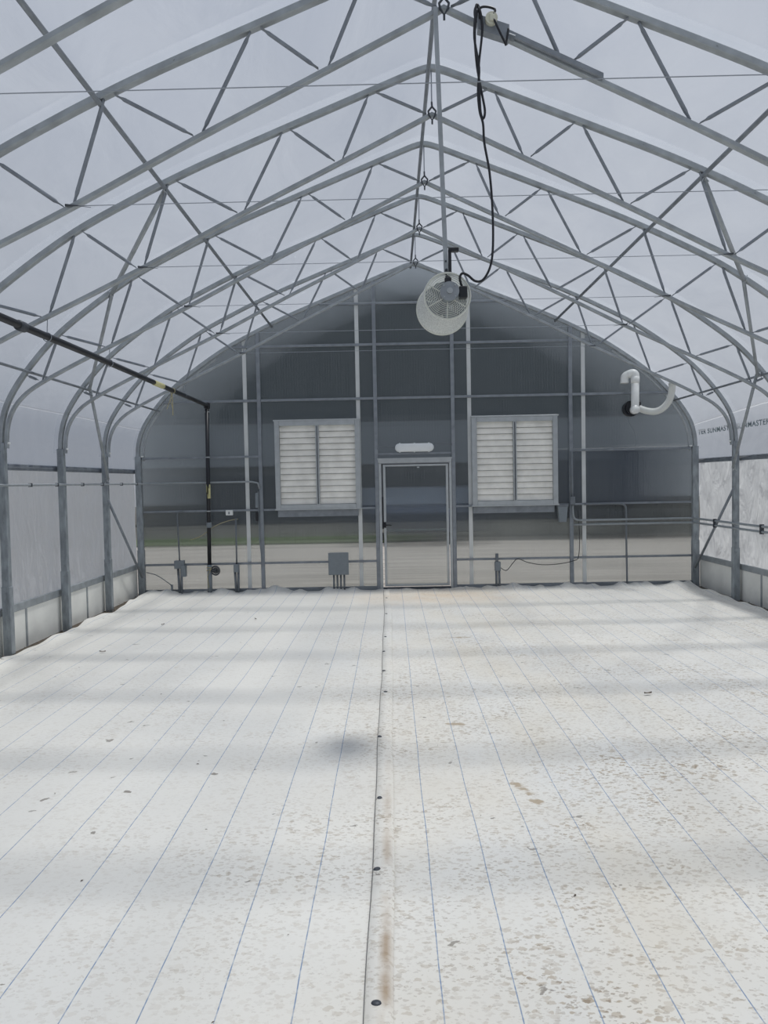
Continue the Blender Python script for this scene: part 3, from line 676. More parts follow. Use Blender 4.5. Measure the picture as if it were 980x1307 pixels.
# ------------------------------------------------------------------ louvers
def louver(cx, label):
    L0 = thing('louver_shutter', label, 'louver', (cx, 0, 1.42), 'louver shutters beside the door')
    hw = 0.735; z0, z1 = 1.44, 2.955; yf = -0.13; t_ = 0.085
    m = MB()
    for a in ((-hw, -hw+t_, z0, z1), (hw-t_, hw, z0, z1), (-hw+t_, hw-t_, z1-t_, z1), (-hw+t_, hw-t_, z0, z0+t_-0.01)): m.box(cx+a[0], cx+a[1], yf, 0.03, a[2], a[3], 0.006)
    m.box(cx-hw-0.015, cx+hw+0.015, yf-0.008, -0.06, z1-0.004, z1+0.02, 0.003); m.box(cx-hw-0.015, cx+hw+0.015, yf-0.008, -0.06, z0-0.02, z0+0.004, 0.003)
    m.box(cx-hw+t_-0.012, cx-hw+t_, yf-0.006, yf+0.02, z0+t_-0.01, z1-t_); m.box(cx+hw-t_, cx+hw-t_+0.012, yf-0.006, yf+0.02, z0+t_-0.01, z1-t_)
    for xx in (-hw+0.06, hw-0.06): m.disc((cx+xx, yf-0.01, z1-0.045), (0, 1, 0), 0.012, 0.01, 8)
    m.build('frame', ALU, L0)
    MB().box(cx-0.028, cx+0.028, yf-0.004, yf+0.05, z0+0.07, z1-t_+0.004, 0.004).build('mullion', ALU, L0)
    MB().box(cx-0.007, cx+0.007, yf-0.012, yf-0.004, z0+0.08, z1-t_-0.01).build('linkage_bar', PINM, L0)
    zt = z1-t_; zb = z0+t_-0.01; n_ = 13; ph = (zt-zb)/n_
    for s_ in (-1, 1):
        xa, xb = (cx-hw+t_, cx-0.028) if s_ < 0 else (cx+0.028, cx+hw-t_)
        for i in range(n_):
            z = zt-i*ph; y = yf+0.055; tl = 0.008+0.002*random.random()
            m = MB(); vs = []
            prof = [(0.012, 0), (0.010, -0.012), (0.0, -ph*0.5), (-tl+0.006, -ph+0.012), (-tl-0.002, -ph+0.005), (-tl+0.006, -ph+0.005), (0.006, -ph*0.5), (0.014, -0.003)]
            for xx in (xa, xb):
                for dy, dz in prof: vs.append((xx, y+dy, z+dz))
            k = len(prof); m.add(vs, [(q, q+k, (q+1) % k+k, (q+1) % k) for q in range(k)]+[tuple(range(k)), tuple(range(2*k-1, k-1, -1))])
            m.build('slat', SLAT, L0)
    MB().box(cx-hw+0.09, cx+hw-0.07, yf+0.075, yf+0.085, zb, zt).build('backing', BLACKP, L0)
    MB().box(cx-hw+0.02, cx+hw-0.05, -0.05, 0.03, z0-0.14, z0-0.02, 0.004).build('sill', STEELD, L0)
louver(-1.69, 'square white-slatted louver in an aluminium box, left of the door')
louver(1.70, 'square white-slatted louver in an aluminium box, right of the door')

# ------------------------------------------------------------------ electrics on the wall
jb = thing('junction_box', 'large grey junction box on four conduit legs, left of the door', 'electrical box', (-1.365, -0.08, 0.05))
MB().box(-1.53, -1.20, -0.16, -0.02, 0.30, 0.665, 0.01).build('box', GREYBOX, jb)
MB().box(-1.54, -1.19, -0.172, -0.16, 0.29, 0.675, 0.005).build('cover', GREYBOX, jb)
for i in range(4):
    x = -1.455+i*0.06; MB().tube([(x, -0.09, 0.30), (x, -0.09, -0.02)], 0.016, 10).build('leg', CONDUIT, jb, True)
def outlet_post(x, ztop, w_, label, extra=None):
    t = thing('outlet_pedestal', label, 'outlet', (x, -0.07, 0))
    MB().box(x-w_/2, x+w_/2, -0.12, -0.03, ztop-0.14, ztop, 0.006).build('outlet_box', GREYBOX, t)
    MB().tube([(x-0.03, -0.07, ztop-0.12), (x-0.015, -0.07, -0.02)], 0.022, 10).build('leg', CONDUIT, t, True)
    MB().tube([(x+0.03, -0.07, ztop-0.12), (x+0.02, -0.07, -0.02)], 0.022, 10).build('leg', CONDUIT, t, True)
    return t
t = outlet_post(-4.135, 0.58, 0.17, 'grey outlet box on stub conduits in the back left corner'); 
MB().box(-4.10, -4.02, -0.14, -0.04, 0.30, 0.50, 0.006).build('side_cover', GREYBOX, t)
outlet_post(-3.145, 0.50, 0.09, 'narrow grey outlet box on stub conduits, right of the black pipe')
t = thing('outlet_pedestal', 'small grey pipe pedestal right of the door with a cord plugged in', 'outlet', (1.38, -0.07, 0))
MB().tube([(1.375, -0.07, 0.60), (1.375, -0.07, 0.42)], 0.026, 10).build('cap', CONDUIT, t, True)
MB().box(1.335, 1.435, -0.11, -0.03, 0.30, 0.46, 0.006).build('outlet_box', GREYBOX, t)
MB().tube([(1.36, -0.07, 0.32), (1.365, -0.07, -0.02)], 0.020, 10).build('leg', CONDUIT, t, True)
MB().tube([(1.41, -0.07, 0.32), (1.415, -0.07, -0.02)], 0.020, 10).build('leg', CONDUIT, t, True)
rod('conduit', 'vertical grey conduit rising from the back left corner outlet box', 'conduit', catmull([(-4.14, -0.05, 0.56), (-4.15, -0.05, 1.0), (-4.155, -0.05, 1.36), (-4.13, -0.05, 1.42), (-4.05, -0.05, 1.435)], 4), 0.013, CONDUIT)
rod('conduit', 'vertical grey conduit rising from the narrow outlet box beside the black pipe', 'conduit', [(-3.145, -0.05, 0.50), (-3.14, -0.05, 1.30)], 0.014, CONDUIT)
t = thing('wall_switch', 'small white switch box on the rail left of the left upright', 'switch', (-3.25, -0.04, 1.38))
MB().box(-3.31, -3.19, -0.07, -0.012, 1.35, 1.44, 0.006).build('box', WHITEP, t); MB().box(-3.26, -3.24, -0.085, -0.07, 1.37, 1.41).build('toggle', GREYBOX, t)
rod('conduit', 'vertical grey conduit on the right back wall, bending left at its top', 'conduit', catmull([(3.63, -0.04, -0.02), (3.62, -0.04, 0.8), (3.62, -0.04, 1.30), (3.58, -0.04, 1.40), (3.45, -0.04, 1.425), (2.9, -0.04, 1.425)], 4), 0.0165, CONDUIT)
rod('conduit', 'thin metal conduit run along the left side posts at eye height', 'conduit', [(-4.765, -12, 1.92), (-4.765, -0.08, 1.925), (-4.70, -0.06, 1.925), (-4.0, -0.05, 1.925), (-2.85, -0.05, 1.925), (-2.74, -0.05, 1.90), (-2.715, -0.05, 1.80)], 0.015, CONDL)
m = MB()
for k in range(7):
    for dy in (-0.28, -1.0): m.box(-4.79, -4.745, -k*B+dy-0.012, -k*B+dy+0.012, 1.90, 1.945, 0.003)
tag(m.build('conduit_clip', PINM), 'small dark clips holding the left side conduit', 'clip', kind='stuff')
for i, (z, lb) in enumerate(((1.15, 'upper of two grey conduits along the right wall and corner'), (1.075, 'lower of two grey conduits along the right wall and corner'))):
    st = [(2.70, -0.045, 1.42), (2.705, -0.045, 1.25), (2.74, -0.045, 1.17), (2.83, -0.045, 1.15)] if i == 0 else [(2.71, -0.045, z)]
    rod('conduit', lb, 'conduit', catmull(st, 3)+[(4.6, -0.05, z), (4.74, -0.06, z), (4.765, -0.10, z), (4.765, -12, z-0.01)] if i == 0 else st+[(4.6, -0.05, z), (4.74, -0.06, z), (4.765, -0.10, z), (4.765, -12, z-0.01)], 0.018, CONDL, 'paired conduits on the right')
m = MB()
for k in range(7): m.box(4.735, 4.79, -k*B-0.95, -k*B-0.92, 1.04, 1.18, 0.003)
tag(m.build('conduit_clip', PINM), 'small dark clips holding the paired right side conduits', 'clip', kind='stuff')
t = thing('disconnect_box', 'small grey box below the right corner of the right louver', 'electrical box', (2.51, -0.06, 1.1))
m = MB(); vs = []
for y in (-0.11, -0.02): vs += [(2.43, y, 1.40), (2.60, y, 1.40), (2.575, y, 1.13), (2.455, y, 1.13)]
m.add(vs, [(0, 1, 2, 3), (7, 6, 5, 4), (0, 4, 5, 1), (1, 5, 6, 2), (2, 6, 7, 3), (3, 7, 4, 0)]).build('box', GREYBOX, t); MB().box(2.42, 2.61, -0.12, -0.015, 1.39, 1.42, 0.004).build('lid', CONDUIT, t)
t = thing('conduit_fitting', 'grey square conduit fitting on the right upright beside the louver', 'electrical box', (2.69, -0.05, 1.5))
MB().box(2.645, 2.735, -0.09, -0.025, 1.42, 1.56, 0.006).build('box', CONDUIT, t)
MB().tube([(2.68, -0.05, 1.56), (2.675, -0.05, 2.34)], 0.014, 8).build('riser', CONDUIT, t, True)
rod('power_cord', 'thin black cord sagging along the floor from the right upright to the pedestal', 'cord', catmull([(2.78, -0.05, 1.36), (2.81, -0.05, 0.9), (2.79, -0.05, 0.52), (2.70, -0.06, 0.45), (2.45, -0.06, 0.40), (2.15, -0.06, 0.39), (1.90, -0.06, 0.44), (1.74, -0.06, 0.50), (1.66, -0.06, 0.44), (1.56, -0.07, 0.32), (1.50, -0.07, 0.31), (1.43, -0.07, 0.36)], 5), 0.006, BLACKP)
rod('power_cord', 'thin grey cord looping to the floor in the back left corner', 'cord', catmull([(-4.72, -0.07, 0.38), (-4.55, -0.06, 0.33), (-4.36, -0.06, 0.20), (-4.28, -0.06, 0.12), (-4.27, -0.06, -0.02)], 5), 0.007, CONDUIT)
rod('stub_pipe', 'short dark stub pipe ending the looping cord in the back left corner', 'pipe', [(-4.285, -0.06, -0.04), (-4.285, -0.06, 0.16)], 0.018, GREYBOX)
t = thing('thermostat', 'dark narrow controller on the left upright beside the left louver', 'controller', (-2.73, -0.05, 1.4))
MB().box(-2.79, -2.745, -0.07, -0.03, 1.47, 1.73, 0.004).build('body', GREYBOX, t); MB().box(-2.79, -2.74, -0.075, -0.03, 1.24, 1.40, 0.004).build('lower_body', BLACKP, t)
MB().tube([(-2.74, -0.05, 1.75), (-2.735, -0.05, 0.9), (-2.70, -0.05, 0.52)], 0.009, 6).build('lead', GREYBOX, t)
rod('twine', 'slack tan string hanging on the left back wall beside the black pipe', 'string', catmull([(-3.95, -0.05, 0.93), (-3.75, -0.05, 1.0), (-3.5, -0.05, 1.17), (-3.25, -0.05, 1.26), (-3.1, -0.05, 1.28)], 5), 0.005, TAN)

# ------------------------------------------------------------------ black pipe
bp_ = thing('black_pipe', 'long black pipe hung under the left roof, dropping to the floor at the back', 'pipe', (-3.6, -0.09, 0))
MB().tube([(-3.565, -11.5, 3.27), (-3.57, -5.0, 3.275), (-3.57, -0.12, 3.25)], 0.033, 14).build('horizontal_run', BLACKP, bp_, True)
MB().tube([(-3.575, -0.10, 3.26), (-3.61, -0.09, 0.50)], 0.034, 14).build('drop', BLACKP, bp_, True)
m = MB(); m.tube([(-3.61, -0.09, 0.50), (-3.615, -0.09, -0.02)], 0.042, 12); m.build('lower_sleeve', GREYBOX, bp_, True)
m = MB(); m.box(-3.62, -3.53, -0.15, -0.05, 3.19, 3.30, 0.012); m.build('elbow', BLACKP, bp_)
for z in (3.14, 2.36, 1.43): MB().disc((-3.575-0.035*(3.26-z)/2.76, -0.095, z), (0, 0.0, 1), 0.038, 0.018, 14).build('strap', ALU, bp_)
MB().disc((-3.60, -0.09, 1.19), (0, 0, 1), 0.043, 0.09, 14).build('coupling', GREYBOX, bp_)
MB().disc((-3.57, -6.58, 3.27), (0, 1, 0), 0.045, 0.10, 16).build('coupling', PINM, bp_, True)
m = MB(); m.disc((-3.593, -0.092, 1.77), (0, 0, 1), 0.0365, 0.24, 14); lb_ = m.build('label_sticker', YEL, bp_, True)
m = MB()
for dz in (0.06, 0.0, -0.07): m.box(-3.606, -3.600, -0.132, -0.126, 1.77+dz-0.03, 1.77+dz+0.03); m.box(-3.588, -3.582, -0.132, -0.126, 1.77+dz-0.02, 1.77+dz+0.03)
m.build('label_print', mat('label_ink', (110, 108, 60), 0.8), lb_)
MB().disc((-3.57, -2.80, 3.262), (0, 1, 0), 0.0365, 0.40, 14).build('label_sticker', YEL, bp_, True)
m = MB(); m.torus((-3.50, -0.13, 0.40), (0.2, 1, 0), 0.075, 0.014, 20, 6); m.torus((-3.50, -0.12, 0.40), (0.2, 1, 0), 0.045, 0.012, 16, 6); m.tube([(-3.61, -0.09, 0.40), (-3.48, -0.12, 0.40)], 0.03, 10); m.build('valve', PINM, bp_)
m = MB(); m.torus((-3.615, -0.09, 0.45), (0.1, 0.1, 1), 0.05, 0.006, 18, 5); m.torus((-3.61, -0.09, 0.41), (-0.3, 0.1, 1), 0.055, 0.006, 18, 5); m.tube([(-3.57, -0.14, 0.44), (-3.64, -0.14, 0.30), (-3.62, -0.14, 0.10)], 0.005, 5); tag(m.build('twine', TAN), 'tan string wrapped round the foot of the black pipe', 'string')
m = MB()
m.torus((-3.57, -2.15, 3.255), (0, 1, 0.2), 0.038, 0.005, 16, 5); m.tube([(-3.57, -2.18, 3.22), (-3.61, -2.16, 3.10), (-3.66, -2.15, 2.99)], 0.005, 5); m.tube([(-3.57, -2.18, 3.22), (-3.565, -2.17, 3.08), (-3.57, -2.16, 2.90)], 0.006, 5); m.tube([(-3.57, -2.18, 3.22), (-3.60, -2.16, 3.12), (-3.575, -2.15, 3.0)], 0.005, 5)
tag(m.build('twine', TAN), 'pale string knotted round the overhead black pipe, ends dangling', 'string')
# hangers
for k, lb in ((1, 'thin wire hanger holding the black pipe at the first truss'), (3, 'thin wire hanger holding the black pipe at the third truss'), (4, 'thin wire hanger holding the black pipe at the fourth truss')):
    m = MB(); m.torus((-3.57, -k*B, 3.27), (0, 1, 0), 0.04, 0.004, 16, 5); m.tube([(-3.57, -k*B, 3.31), (-3.56, -k*B, 3.455)], 0.004, 5); tag(m.build('pipe_hanger', CABLE), lb, 'hanger', 'wire hangers of the black pipe')

# ------------------------------------------------------------------ inflation blower, PVC pipe, duct
bw = thing('inflation_blower', 'black round inflation blower on the right back wall with white elbow pipe', 'blower', (3.73, 0.0, 3.05))
m = MB(); m.disc((3.70, -0.05, 3.05), (0, 1, 0), 0.135, 0.09, 28); m.disc((3.70, -0.105, 3.05), (0, 1, 0), 0.10, 0.04, 24); m.box(3.72, 3.86, -0.12, -0.03, 3.07, 3.17, 0.01); m.build('housing', BLACKP, bw, False)
MB().tube([(3.735, -0.15, 3.02), (3.745, -0.16, 3.10), (3.75, -0.16, 3.58)], 0.066, 20).build('pipe', WHITEP, bw, True)
MB().tube([(3.749, -0.16, 3.47), (3.75, -0.16, 3.585)], 0.072, 20).build('socket', WHITEP, bw, True)
m = MB(); m.tube(catmull([(3.75, -0.16, 3.56), (3.75, -0.16, 3.60), (3.735, -0.155, 3.635), (3.70, -0.14, 3.645), (3.64, -0.12, 3.625)], 5), 0.068, 20); m.build('elbow', WHITEP, bw, True)
m = MB(); m.tube(catmull([(3.65, -0.12, 3.63), (3.61, -0.11, 3.61), (3.59, -0.10, 3.575), (3.587, -0.10, 3.48)], 5), [0.066]*13+[0.069]*3, 20); m.build('down_elbow', WHITEP, bw, True)
m = MB(); m.disc((3.732, -0.18, 3.02), (0, 1, 0), 0.072, 0.12, 20); m.build('end_cap', WHITEP, bw, True)
# corrugated duct
def corrug(pts, r, n_):
    c = catmull(pts, n_); m = MB(); m.tube(c, [r*(1.05 if i % 2 else 0.94) for i in range(len(c))], 16); return m
dp = [(3.83, -0.10, 3.05), (3.94, -0.16, 3.00), (4.06, -0.22, 2.98), (4.16, -0.28, 3.02), (4.24, -0.34, 3.12), (4.275, -0.38, 3.24), (4.28, -0.42, 3.37), (4.27, -0.44, 3.43)]
dm = bpy.data.materials.new('clear_ribbed_duct'); dm.use_nodes = True; pb = dm.node_tree.nodes['Principled BSDF']; pb.inputs['Base Color'].default_value = lin(228, 230, 226); pb.inputs['Roughness'].default_value = 0.2; pb.inputs['Transmission Weight'].default_value = 0.1; pb.inputs['IOR'].default_value = 1.1
du = thing('flexible_duct', 'translucent ribbed duct curving from the blower up to the right arch', 'duct', (3.83, -0.10, 3.05))
corrug(dp, 0.057, 9).build('hose', dm, du, True)
m = MB(); m.torus((3.85, -0.10, 3.05), (1, 0, -0.4), 0.055, 0.008, 20, 6); m.torus((3.89, -0.11, 3.03), (1, 0, -0.4), 0.055, 0.006, 20, 6); m.build('hose_clamp', ALU, du)
rod('power_cord', 'thin black cord hanging from the blower down to the wall rail', 'cord', catmull([(3.66, -0.05, 2.93), (3.67, -0.05, 2.83), (3.76, -0.05, 2.66), (3.80, -0.05, 2.50), (3.76, -0.04, 2.41), (3.5, -0.03, 2.40), (3.1, -0.03, 2.36), (2.75, -0.03, 2.37)], 5), 0.006, GREYBOX)

# ------------------------------------------------------------------ fan on its pole
YT = -5*B
hp = thing('fan_pole', 'square steel drop pole hanging from the ridge with the round fan below', 'pole', (-0.02, YT, 5.15))
m = MB(); m.add([(x, y, z) for (cx_, z) in ((-0.015, 3.34), (-0.062, 5.17)) for x, y in ((cx_-0.015, YT-0.06), (cx_+0.015, YT-0.06), (cx_+0.015, YT-0.03), (cx_-0.015, YT-0.03))], [(0, 1, 2, 3), (7, 6, 5, 4), (0, 4, 5, 1), (1, 5, 6, 2), (2, 6, 7, 3), (3, 7, 4, 0)]); m.build('tube', STEEL, hp)
m = MB(); m.box(0.001, 0.022, YT-0.06, YT-0.03, 3.33, 3.50); m.box(0.001, 0.075, YT-0.07, YT-0.02, 3.49, 3.515, 0.004); m.build('angle_bracket', BLACKP, hp)
m = MB(); m.disc((-0.015, YT-0.062, 3.36), (0, 1, 0), 0.010, 0.01, 8); m.disc((-0.018, YT-0.062, 3.42), (0, 1, 0), 0.007, 0.01, 8); m.build('bolt', PINM, hp)
fn = thing('circulation_fan', 'round white basket circulation fan hanging from the pole', 'fan', (-0.02, YT, 3.15))
FC = (-0.015, YT, 3.165)
wm = bpy.data.materials.new('frosted_white_mesh_drum'); wm.use_nodes = True; n_ = wm.node_tree; n_.nodes.clear()
o_ = n_.nodes.new('ShaderNodeOutputMaterial'); d_ = n_.nodes.new('ShaderNodeBsdfDiffuse'); d_.inputs[0].default_value = lin(232, 234, 232); tl_ = n_.nodes.new('ShaderNodeBsdfTranslucent'); tl_.inputs[0].default_value = lin(234, 236, 234)
t_ = n_.nodes.new('ShaderNodeBsdfTransparent'); a_ = n_.nodes.new('ShaderNodeMixShader'); a_.inputs[0].default_value = 0.5; b_ = n_.nodes.new('ShaderNodeMixShader')
vz = n_.nodes.new('ShaderNodeTexNoise'); vz.inputs['Scale'].default_value = 110; gg = n_.nodes.new('ShaderNodeNewGeometry'); n_.links.new(gg.outputs['Position'], vz.inputs['Vector'])
rr = n_.nodes.new('ShaderNodeMapRange'); rr.inputs['From Min'].default_value = 0.35; rr.inputs['From Max'].default_value = 0.65; rr.inputs['To Min'].default_value = 0.55; rr.inputs['To Max'].default_value = 0.9
n_.links.new(vz.outputs[0], rr.inputs[0]); n_.links.new(rr.outputs[0], b_.inputs[0])
n_.links.new(d_.outputs[0], a_.inputs[1]); n_.links.new(tl_.outputs[0], a_.inputs[2]); n_.links.new(t_.outputs[0], b_.inputs[1]); n_.links.new(a_.outputs[0], b_.inputs[2]); n_.links.new(b_.outputs[0], o_.inputs[0])
GUARD = mat('white_guard_wire', (214, 216, 208), 0.5)
FX, FY, FZ = FC
y0, y1 = FY-0.12, FY+0.24
r0, r1 = 0.160, 0.187
m = MB(); m.tube([(FX, y0, FZ), (FX-0.006, (y0+y1)/2, FZ), (FX-0.012, y1, FZ-0.01)], [r0, (r0+r1)/2, r1], 48, cap=False)
m.tube([(FX, y0, FZ), (FX-0.006, (y0+y1)/2, FZ), (FX-0.012, y1, FZ-0.01)], [r0-0.004, (r0+r1)/2-0.004, r1-0.004], 48, cap=False); m.build('drum', wm, fn, True)
MB().torus((FX, y0, FZ), (0, 1, 0), r0, 0.006, 48).build('near_rim', GUARD, fn, True); MB().torus((FX-0.012, y1, FZ-0.01), (0, 1, 0), r1, 0.007, 48).build('far_rim', GUARD, fn, True)
def guard(y, R, z, x):
    m = MB()
    for i in range(9): m.torus((x, y, z), (0, 1, 0), 0.055+(R-0.055)*i/8.5, 0.0022, 40, 4)
    for i in range(6): a = i*math.pi/3+0.5; m.tube([(x+0.04*math.cos(a), y, z+0.04*math.sin(a)), (x+R*math.cos(a), y, z+R*math.sin(a))], 0.004, 5)
    return m
guard(y0, r0, FZ, FX).build('near_guard', GUARD, fn); guard(y1, r1, FZ-0.01, FX-0.012).build('far_guard', GUARD, fn)
m = MB(); m.disc((FX+0.012, y0+0.045, FZ+0.02), (0, 1, 0), 0.060, 0.16, 28); m.disc((FX+0.012, y0-0.045, FZ+0.02), (0, 1, 0), 0.066, 0.03, 28, 0.066)
mo = m.build('motor', MOTOR, fn)
m = MB(); m.disc((FX+0.012, y0-0.068, FZ+0.02), (0, 1, 0), 0.020, 0.02, 16); m.disc((FX+0.012, y0-0.078, FZ+0.02), (0, 1, 0), 0.008, 0.01, 10)
for a in range(4): m.disc((FX+0.012+0.055*math.cos(a*1.57+0.8), y0-0.064, FZ+0.02+0.055*math.sin(a*1.57+0.8)), (0, 1, 0), 0.006, 0.01, 6)
m.build('end_cap', ALU, mo)
m = MB(); m.box(FX+0.078, FX+0.135, y0-0.05, y0+0.02, FZ-0.025, FZ+0.055, 0.005); m.build('terminal_box', BLACKP, fn)
m = MB(); m.box(FX-0.018, FX+0.028, y0-0.03, y0+0.02, FZ+0.08, FZ+0.13, 0.012); m.tube([(FX, y0-0.01, FZ+0.12), (FX, y0+0.06, FZ+0.185)], 0.012, 8); m.build('mount_clamp', BLACKP, fn)
for i in range(4):     # blades
    a0 = i*math.pi/2+0.4; m = MB(); vs = []
    for r_, tw in ((0.045, 0.5), (0.10, 0.4), (0.155, 0.3)):
        for s_ in (-1, 0, 1): a = a0+s_*0.42; vs.append((FX+r_*math.cos(a), FY+0.09+s_*0.03*tw*2, FZ+r_*math.sin(a)))
    vs += [(v[0], v[1]+0.003, v[2]) for v in vs[:9]]
    q = [(r_*3+c, r_*3+c+1, (r_+1)*3+c+1, (r_+1)*3+c) for r_ in range(2) for c in range(2)]
    m.add(vs, q+[tuple(k+9 for k in reversed(f)) for f in q]); m.build('blade', MOTOR, fn)
# controller and outlet on the truss, with the fan cord
pc = thing('outlet_box', 'grey box with a white outlet fixed to the truss right of the fan pole', 'outlet', (0.33, YT, 5.0))
def slantbox(m, x0, x1, zc0, zc1, h, y0_, y1_):
    vs = [(x, y, z) for y in (y0_, y1_) for x, z in ((x0, zc0-h/2), (x1, zc1-h/2), (x1, zc1+h/2), (x0, zc0+h/2))]
    return m.add(vs, [(0, 1, 2, 3), (7, 6, 5, 4), (0, 4, 5, 1), (1, 5, 6, 2), (2, 6, 7, 3), (3, 7, 4, 0)])
slantbox(MB(), 0.225, 0.44, 5.03, 4.955, 0.10, YT-0.11, YT-0.04).build('box', STEELD, pc)
m = MB(); m.disc((0.315, YT-0.125, 5.035), (0, 1, 0), 0.042, 0.035, 20); m.box(0.30, 0.335, YT-0.155, YT-0.14, 5.01, 5.055, 0.004); m.build('outlet', mat('cream_outlet', (206, 206, 188), 0.5), pc)
MB().disc((0.455, YT-0.09, 4.93), (0.9, 0, -0.35), 0.022, 0.05, 14).build('gland', CONDUIT, pc)
slantbox(MB(), 0.45, 1.10, 4.985, 4.675, 0.035, YT-0.055, YT-0.028).build('conduit_tail', STEELD, pc)
yc = YT-0.13
cord = thing('power_cord', 'black fan cord looped over the truss and hanging in a twist to the fan', 'cord', (0.25, yc, 5.05))
m = MB(); m.tube(catmull([(0.315, yc-0.01, 5.04), (0.34, yc, 5.095), (0.26, yc, 5.115), (0.215, yc, 5.07), (0.20, yc, 4.92), (0.212, yc, 4.72), (0.240, yc, 4.55), (0.262, yc, 4.42), (0.25, yc, 4.365), (0.232, yc, 4.41), (0.225, yc-0.012, 4.55), (0.222, yc-0.01, 4.70), (0.246, yc, 4.90), (0.252, yc, 5.0), (0.235, yc, 5.10), (0.215, yc, 5.13), (0.205, yc-0.01, 5.06), (0.195, yc-0.014, 4.90), (0.225, yc-0.012, 4.70), (0.215, yc-0.01, 4.55), (0.225, yc, 4.42), (0.248, yc, 4.33), (0.255, yc, 4.20), (0.288, yc, 4.0), (0.305, yc, 3.75), (0.305, yc, 3.50), (0.285, yc, 3.36), (0.235, yc, 3.27), (0.18, yc, 3.26), (0.13, yc, 3.30), (0.09, yc, 3.315), (0.072, yc, 3.28), (0.09, yc+0.01, 3.22)], 5), 0.0085, 8); m.build('hanging_run', BLACKP, cord, True)
m = MB(); m.tube(catmull([(0.33, yc-0.02, 5.02), (0.36, yc-0.02, 4.95), (0.405, yc-0.01, 4.865), (0.412, yc, 4.862), (0.425, yc, 4.93), (0.43, yc, 4.965)], 4), 0.008, 8); m.build('plug_lead', BLACKP, cord, True)
m = MB(); m.torus((0.225, YT-0.09, 5.09), (1, 0.2, 0.3), 0.045, 0.009, 20, 6); m.torus((0.245, YT-0.09, 5.085), (1, -0.2, 0.3), 0.045, 0.009, 20, 6); m.build('wrap', BLACKP, cord, True)

# ------------------------------------------------------------------ outside, seen through the polycarbonate
bd = thing('outbuilding', 'large dark gable-ended building seen through the clear back wall', 'building', (0, 24, 0))
OBP = [(-12.6, 0), (-12.6, 3.9), (-12.0, 5.6), (-10.6, 7.2), (-8.2, 8.8), (-4.2, 10.6), (0.8, 12.1), (5.8, 10.6), (9.8, 8.8), (12.2, 7.2), (13.6, 5.6), (14.2, 3.9), (14.2, 0)]
m = MB(); up = [(x, z) for x, z in OBP if z > 4.9]; up = [(-12.25, 4.85)]+up+[(13.85, 4.85)]; k = len(up)
m.add([(x, 24, z) for x, z in up]+[(x, 24.3, z) for x, z in up], [tuple(range(k)), tuple(range(2*k-1, k-1, -1))]+[(i, (i+1) % k, (i+1) % k+k, i+k) for i in range(k)]); m.build('gable_wall', mat('dark_gable_cladding', (86, 93, 97), 0.8, 0, 0.2, 0.3, (1, 1, 0.4)), bd)
m = MB(); k = len(OBP)
m.add([(x, 24.05, z+0.02) for x, z in OBP]+[(x, 48, z+0.02) for x, z in OBP], [(i, i+1, i+1+k, i+k) for i in range(k-1)]); m.build('roof', mat('dark_roof', (86, 94, 102), 0.7), bd)
MB().box(-12.6, 14.2, 24.0, 24.3, 2.75, 4.85).build('upper_siding', mat('grey_siding', (150, 155, 160), 0.8, 0, 0.06, 0.5, (0.1, 1, 3)), bd)
MB().box(-12.6, 14.2, 24.1, 24.35, -0.1, 2.75).build('lower_wall', mat('dark_grey_wall', (100, 102, 104), 0.8, 0, 0.2, 0.4, (0.15, 1, 2)), bd)
for i, x in enumerate((-9.5, -4, 3.5, 9.5)):
    MB().box(x-1.6, x+1.6, 24.02, 24.15, -0.1, 2.3).build('bay_door', mat('dark_bay_%d' % i, (72+6*(i % 3), 76+5*(i % 3), 82+4*(i % 3)), 0.7), bd)
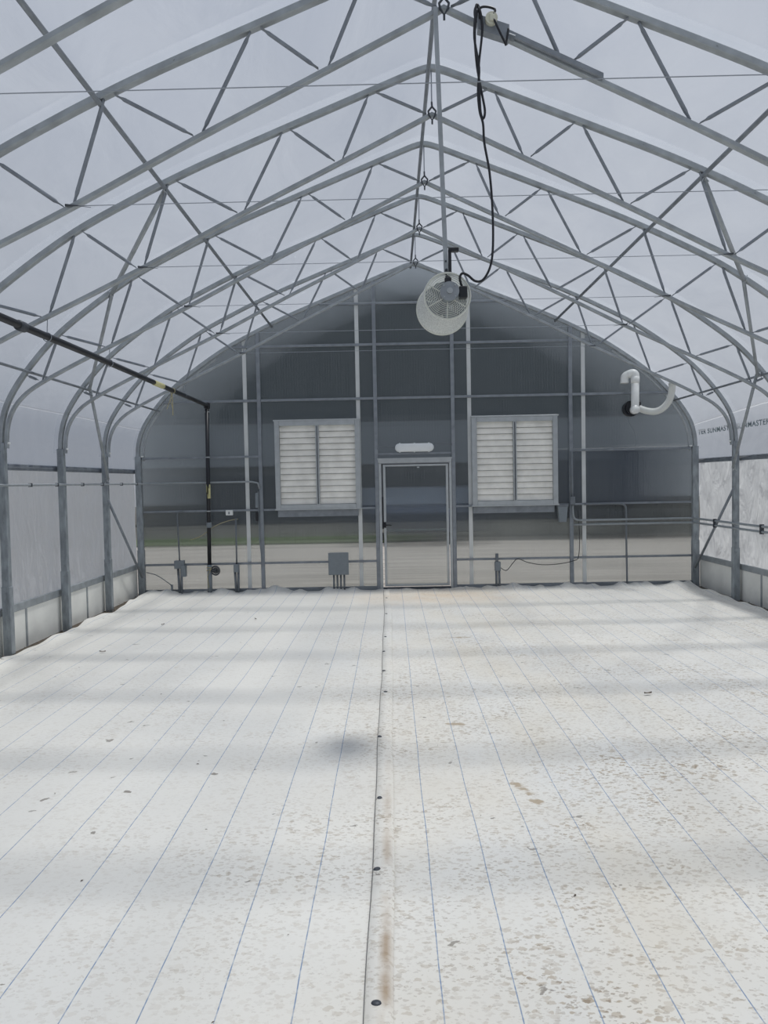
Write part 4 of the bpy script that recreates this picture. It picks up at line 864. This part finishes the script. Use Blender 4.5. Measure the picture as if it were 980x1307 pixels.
# blue vehicle beyond the door
car = thing('car', 'blurred blue-grey car parked outside, seen through the door', 'car', (0.45, 11, 0))
CB = mat('blue_grey_car_paint', (58, 70, 92), 0.35, 0.2); CG = mat('pale_blue_windscreen', (118, 130, 148), 0.15, 0.1); TY = mat('tyre', (30, 30, 32), 0.8)
m = MB(); sec = [(0.92, 0.35), (0.95, 0.75), (0.90, 0.98), (0.84, 1.05)]
def car_loop(y, prof): return [(0.45+sx_*x, y, z) for sx_, L_ in ((1, prof), (-1, list(reversed(prof)))) for x, z in L_]
loops = [car_loop(9.6, [(0.80, 0.35), (0.84, 0.6), (0.80, 0.85), (0.70, 0.92)]), car_loop(9.9, [(0.9, 0.3), (0.94, 0.65), (0.9, 0.98), (0.8, 1.03)]), car_loop(11.0, [(0.92, 0.3), (0.96, 0.7), (0.92, 1.06), (0.82, 1.12)]), car_loop(14.1, [(0.92, 0.3), (0.96, 0.7), (0.92, 1.06), (0.82, 1.12)]), car_loop(14.4, [(0.84, 0.35), (0.88, 0.7), (0.84, 1.0), (0.78, 1.05)])]
vs = [v for l in loops for v in l]; k = 8
m.add(vs, [(a*k+q, a*k+(q+1) % k, (a+1)*k+(q+1) % k, (a+1)*k+q) for a in range(4) for q in range(k)]+[tuple(range(k)), tuple(4*k+q for q in range(k-1, -1, -1))]); m.build('body', CB, car)
m = MB(); vs = [(0.45+s_*x, y, z) for y, x, z in ((10.9, 0.80, 1.08), (11.7, 0.62, 1.68), (13.6, 0.62, 1.70), (14.2, 0.78, 1.08)) for s_ in (-1, 1)]
m.add(vs, [(0, 1, 3, 2), (2, 3, 5, 4), (4, 5, 7, 6), (0, 2, 4, 6), (1, 7, 5, 3), (0, 6, 7, 1)]); m.build('cabin', CB, car)
m = MB(); m.add([(0.45-0.72, 10.93, 1.14), (0.45+0.72, 10.93, 1.14), (0.45+0.57, 11.62, 1.64), (0.45-0.57, 11.62, 1.64), (0.45-0.72, 10.96, 1.12), (0.45+0.72, 10.96, 1.12), (0.45+0.57, 11.65, 1.62), (0.45-0.57, 11.65, 1.62)], [(0, 1, 2, 3), (7, 6, 5, 4), (0, 4, 5, 1), (1, 5, 6, 2), (2, 6, 7, 3), (3, 7, 4, 0)]); m.build('windscreen', CG, car)
for s_ in (-1, 1):
    for y in (10.3, 13.5): MB().disc((0.45+s_*0.86, y, 0.26), (1, 0, 0), 0.34, 0.22, 20).build('wheel', TY, car)
tr_ = thing('box_trailer', 'dark blue box trailer standing outside beyond the right back wall', 'trailer', (7.5, 12, 0))
MB().box(5.5, 9.1, 11.2, 13.6, 1.05, 2.85, 0.04).build('box', mat('navy_trailer', (42, 54, 74), 0.5), tr_)
MB().box(5.5, 9.1, 11.3, 13.5, 0.85, 1.05).build('chassis', TY, tr_)
for x in (6.2, 8.4): MB().disc((x, 11.5, 0.38), (0, 1, 0), 0.48, 0.3, 20).build('wheel', TY, tr_)
